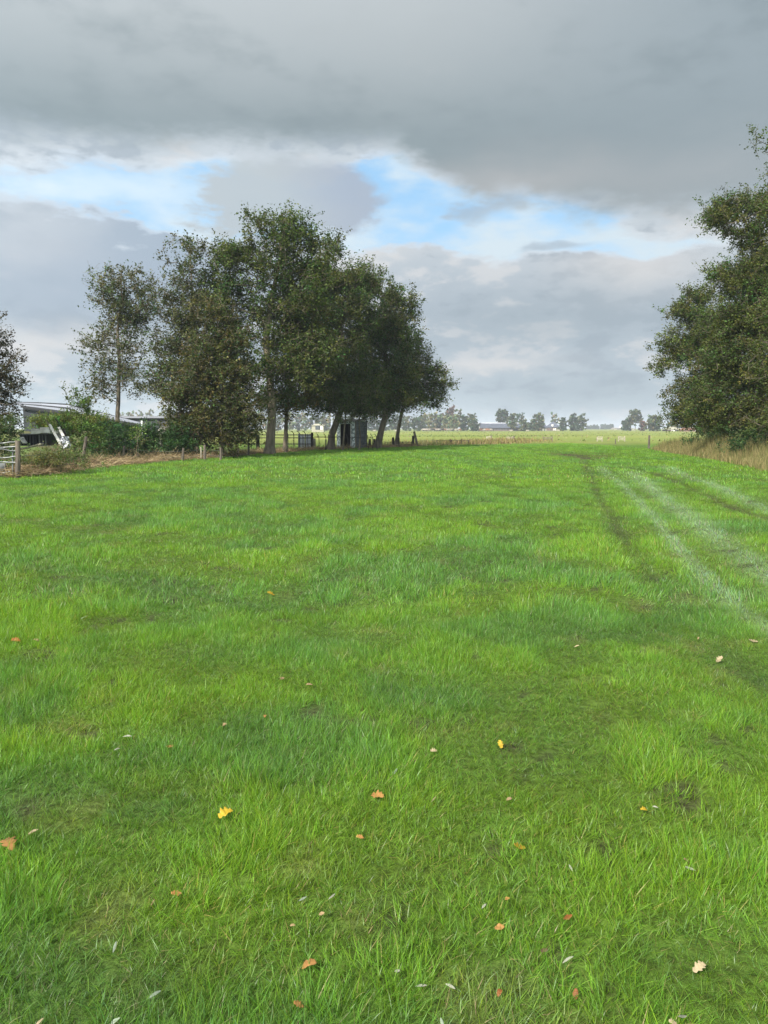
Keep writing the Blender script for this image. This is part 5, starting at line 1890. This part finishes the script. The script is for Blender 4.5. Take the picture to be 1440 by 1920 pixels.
# x, y in the photograph, apparent length, kind, colour, heading, label
LEAVES = [
    (580, 1788, 36, 'round', 'orange', 0, 'broad orange leaf lying flat at the bottom, left of centre'),
    (424, 1499, 32, 'lobed', 'yellow', 40, 'bright yellow leaf standing up in the left middle grass'),
    (508, 1105, 16, 'lobed', 'yellow', 0, 'small bright yellow leaf far up the field, left of centre'),
    (976, 1556, 26, 'lobed', 'yellow', 10, 'yellow-tipped brown leaf right of centre in the lower grass'),
    (939, 1372, 18, 'lobed', 'yellow', 90, 'yellow folded leaf right of centre, halfway down the grass'),
    (708, 1466, 30, 'lobed', 'orange', -30, 'orange curled leaf near the middle of the grass'),
    (14, 1555, 42, 'lobed', 'orange', -45, 'long orange leaf at the left frame edge'),
    (60, 1531, 26, 'slender', 'cream', 25, 'pale folded leaf right of the long orange leaf at the left edge'),
    (675, 1541, 18, 'round', 'orange', 0, 'small orange leaf above the dry straw tuft near the centre'),
    (330, 1644, 20, 'lobed', 'orange', 20, 'orange leaf in the lower left grass above the deep tussock'),
    (1065, 1689, 22, 'round', 'rust', 0, 'rust-coloured rounded leaf in the lower right grass'),
    (1080, 1839, 20, 'round', 'rust', 70, 'rust leaf near the bottom, right of centre'),
    (1312, 1790, 26, 'lobed', 'cream', 25, 'light tan curled leaf at the lower right'),
    (908, 1670, 22, 'slender', 'white', 55, 'white slender leaf standing right of centre in the lower grass'),
    (30, 1194, 20, 'round', 'rust', 0, 'reddish leaf far up at the left frame edge'),
    (68, 1192, 12, 'round', 'tan', 0, 'small tan leaf beside the reddish leaf at the left'),
    (1414, 1188, 18, 'lobed', 'cream', 0, 'pale leaf at the right edge beside the pale wheel track'),
    (1350, 1217, 16, 'lobed', 'cream', 20, 'pale leaf left of the dark rut on the right'),
    (1082, 1199, 14, 'slender', 'cream', 10, 'small pale leaf left of the right-hand rut'),
    (1310, 1180, 14, 'slender', 'tan', 60, 'tan stalk-like leaf beside the dark rut'),
    (580, 1269, 14, 'lobed', 'tan', 0, 'small tan leaf left of centre in the upper grass'),
    (497, 1324, 12, 'round', 'orange', 90, 'little orange leaf left of centre, above the yellow one'),
    (529, 1257, 12, 'lobed', 'tan', 45, 'little tan leaf just above the small tan one, left of centre'),
    (318, 1376, 18, 'round', 'orange', 0, 'faded orange leaf right of the white willow leaves at the left'),
    (420, 1340, 14, 'round', 'tan', 0, 'faint tan leaf left of centre in the middle grass'),
    (238, 1361, 22, 'slender', 'white', 0, 'white willow leaf lying flat at the left, upper of a group'),
    (219, 1383, 16, 'slender', 'white', 50, 'short white willow leaf below the flat one at the left'),
    (814, 1384, 14, 'lobed', 'cream', 0, 'small cream leaf right of centre in the middle grass'),
    (778, 1402, 12, 'slender', 'brown', 50, 'dark thin leaf stub right of centre'),
    (742, 1420, 20, 'slender', 'silver', 70, 'silvery leaf upright near the centre of the grass'),
    (813, 1471, 18, 'slender', 'cream', 35, 'cream folded leaf right of the orange curled leaf'),
    (955, 1472, 14, 'round', 'tan', 0, 'tan leaf above the blue-green tussock at right'),
    (1208, 1493, 14, 'lobed', 'yellow', 0, 'yellowish leaf in the blue-green tussock at right'),
    (1289, 1584, 16, 'round', 'tan', 0, 'tan leaf at right above a thin white stalk'),
    (1071, 1597, 18, 'slender', 'white', 100, 'white sliver leaf by a small bare spot, right of centre'),
    (285, 1662, 16, 'slender', 'tan', 75, 'tan upright leaf left of the orange leaf in the lower left'),
    (214, 1748, 24, 'slender', 'silver', 95, 'silvery willow leaf standing above the deep tussock, lower left'),
    (213, 1897, 30, 'slender', 'silver', 25, 'silvery willow leaf at the bottom left'),
    (72, 1897, 24, 'slender', 'cream', 60, 'cream leaf at the very bottom left'),
    (290, 1842, 30, 'slender', 'silver', 50, 'silvery torn leaf at the heart of the bottom left tussock'),
    (622, 1652, 22, 'slender', 'white', 50, 'white willow leaf left of centre in the lower grass'),
    (567, 1657, 20, 'slender', 'silver', 25, 'dull silvery leaf left of the white willow leaf'),
    (745, 1796, 12, 'round', 'white', 0, 'tiny whitish leaf at the bottom centre'),
    (790, 1825, 26, 'slender', 'white', 10, 'white willow leaf at the bottom centre, left of a pair'),
    (845, 1826, 24, 'slender', 'white', -35, 'white willow leaf at the bottom centre, right of a pair'),
    (829, 1899, 26, 'slender', 'silver', 100, 'silvery leaf at the bottom edge, right of centre'),
    (560, 1863, 20, 'lobed', 'orange', 0, 'orange leaf at the bottom below the broad orange one'),
    (937, 1710, 22, 'round', 'orange', 0, 'dull orange leaf right of centre near the bottom'),
    (951, 1655, 12, 'round', 'orange', 0, 'small orange leaf beside the white slender leaf'),
    (1021, 1755, 16, 'round', 'brown', 0, 'brown leaf in the lower right grass'),
    (1066, 1773, 28, 'slender', 'white', 12, 'white willow leaf in the lower right grass, below the rust leaf'),
    (937, 1838, 18, 'round', 'rust', 60, 'reddish brown leaf at the bottom, right of centre'),
    (1263, 1895, 16, 'lobed', 'cream', 0, 'cream leaf at the bottom right'),
    (1282, 1882, 26, 'slender', 'white', 20, 'pale flat willow leaf at the bottom right'),
    (1296, 1598, 22, 'slender', 'white', -35, 'thin white stalk-like leaf at right'),
    (603, 1786 - 100, 14, 'round', 'tan', 0, 'small tan leaf above the broad orange leaf'),
    (548, 1709, 12, 'round', 'tan', 0, 'tiny pinkish-tan leaf in the lower left of centre'),
    (1230, 1488, 14, 'slender', 'white', -30, 'white sliver at right in the blue-green tussock'),
]


def place_leaves():
    for i, (px, py, ln, kind, colr, head, lab) in enumerate(LEAVES):
        g0 = ground(px, py)
        d = math.hypot(g0.x, g0.y)
        # a leaf rides on the grass, a few centimetres above the soil
        h = 0.018
        dr = px_dir(px, py)
        t = (h - CH) / dr.z
        p = Vector((dr.x * t, dr.y * t, 0))
        gzv = float(gz(np.array([p.x]), np.array([p.y]))[0])
        slant = math.sqrt(p.x ** 2 + p.y ** 2 + CH ** 2)
        L = ln / F * slant * (0.85 if kind == 'lobed' else 0.75)
        V, Fq = leaf_mesh(kind, i)
        me = bpy.data.meshes.new('fallen_leaf')
        me.from_pydata([(a * L, b * L, c * L) for a, b, c in V], [], Fq)
        me.materials.append(LM[colr])
        for f in me.polygons:
            f.use_smooth = True
        o = bpy.data.objects.new('fallen_leaf', me)
        COL.objects.link(o)
        o.location = (p.x, p.y, h + gzv + 0.012)
        tilt = -0.55 if kind != 'round' else -.45
        hd = math.radians(head)
        # tilted a little towards the sky in front of the viewer, as caught between blades
        o.rotation_euler = (Euler((0.15 + 0.5 * ((i * 7) % 10) / 10, 0.6 * (((i * 3) % 10) / 10 - .5), 0)).to_matrix() @ Euler((0, 0, hd)).to_matrix()).to_euler()
        md = o.modifiers.new('thickness', 'SOLIDIFY')
        md.thickness = 0.0006
        prop(o, lab, 'leaf', 'leaves fallen on the meadow')


place_leaves()


# ---------------------------------------------------------------- the air
def build_haze():
    m = bpy.data.materials.new("air")
    m.use_nodes = True
    nt = m.node_tree
    nt.nodes.clear()
    out = nt.nodes.new('ShaderNodeOutputMaterial')
    v = nt.nodes.new('ShaderNodeVolumePrincipled')
    v.inputs['Color'].default_value = (0.86, 0.92, 1.0, 1)
    v.inputs['Density'].default_value = 0.00045
    v.inputs['Anisotropy'].default_value = 0.2
    nt.links.new(v.outputs[0], out.inputs['Volume'])
    o = MB().box((0, 2010, 12), (9800, 4160, 26)).build('haze', m)
    prop(o, 'thin pale haze over the flat farmland', kind='stuff')


build_haze()
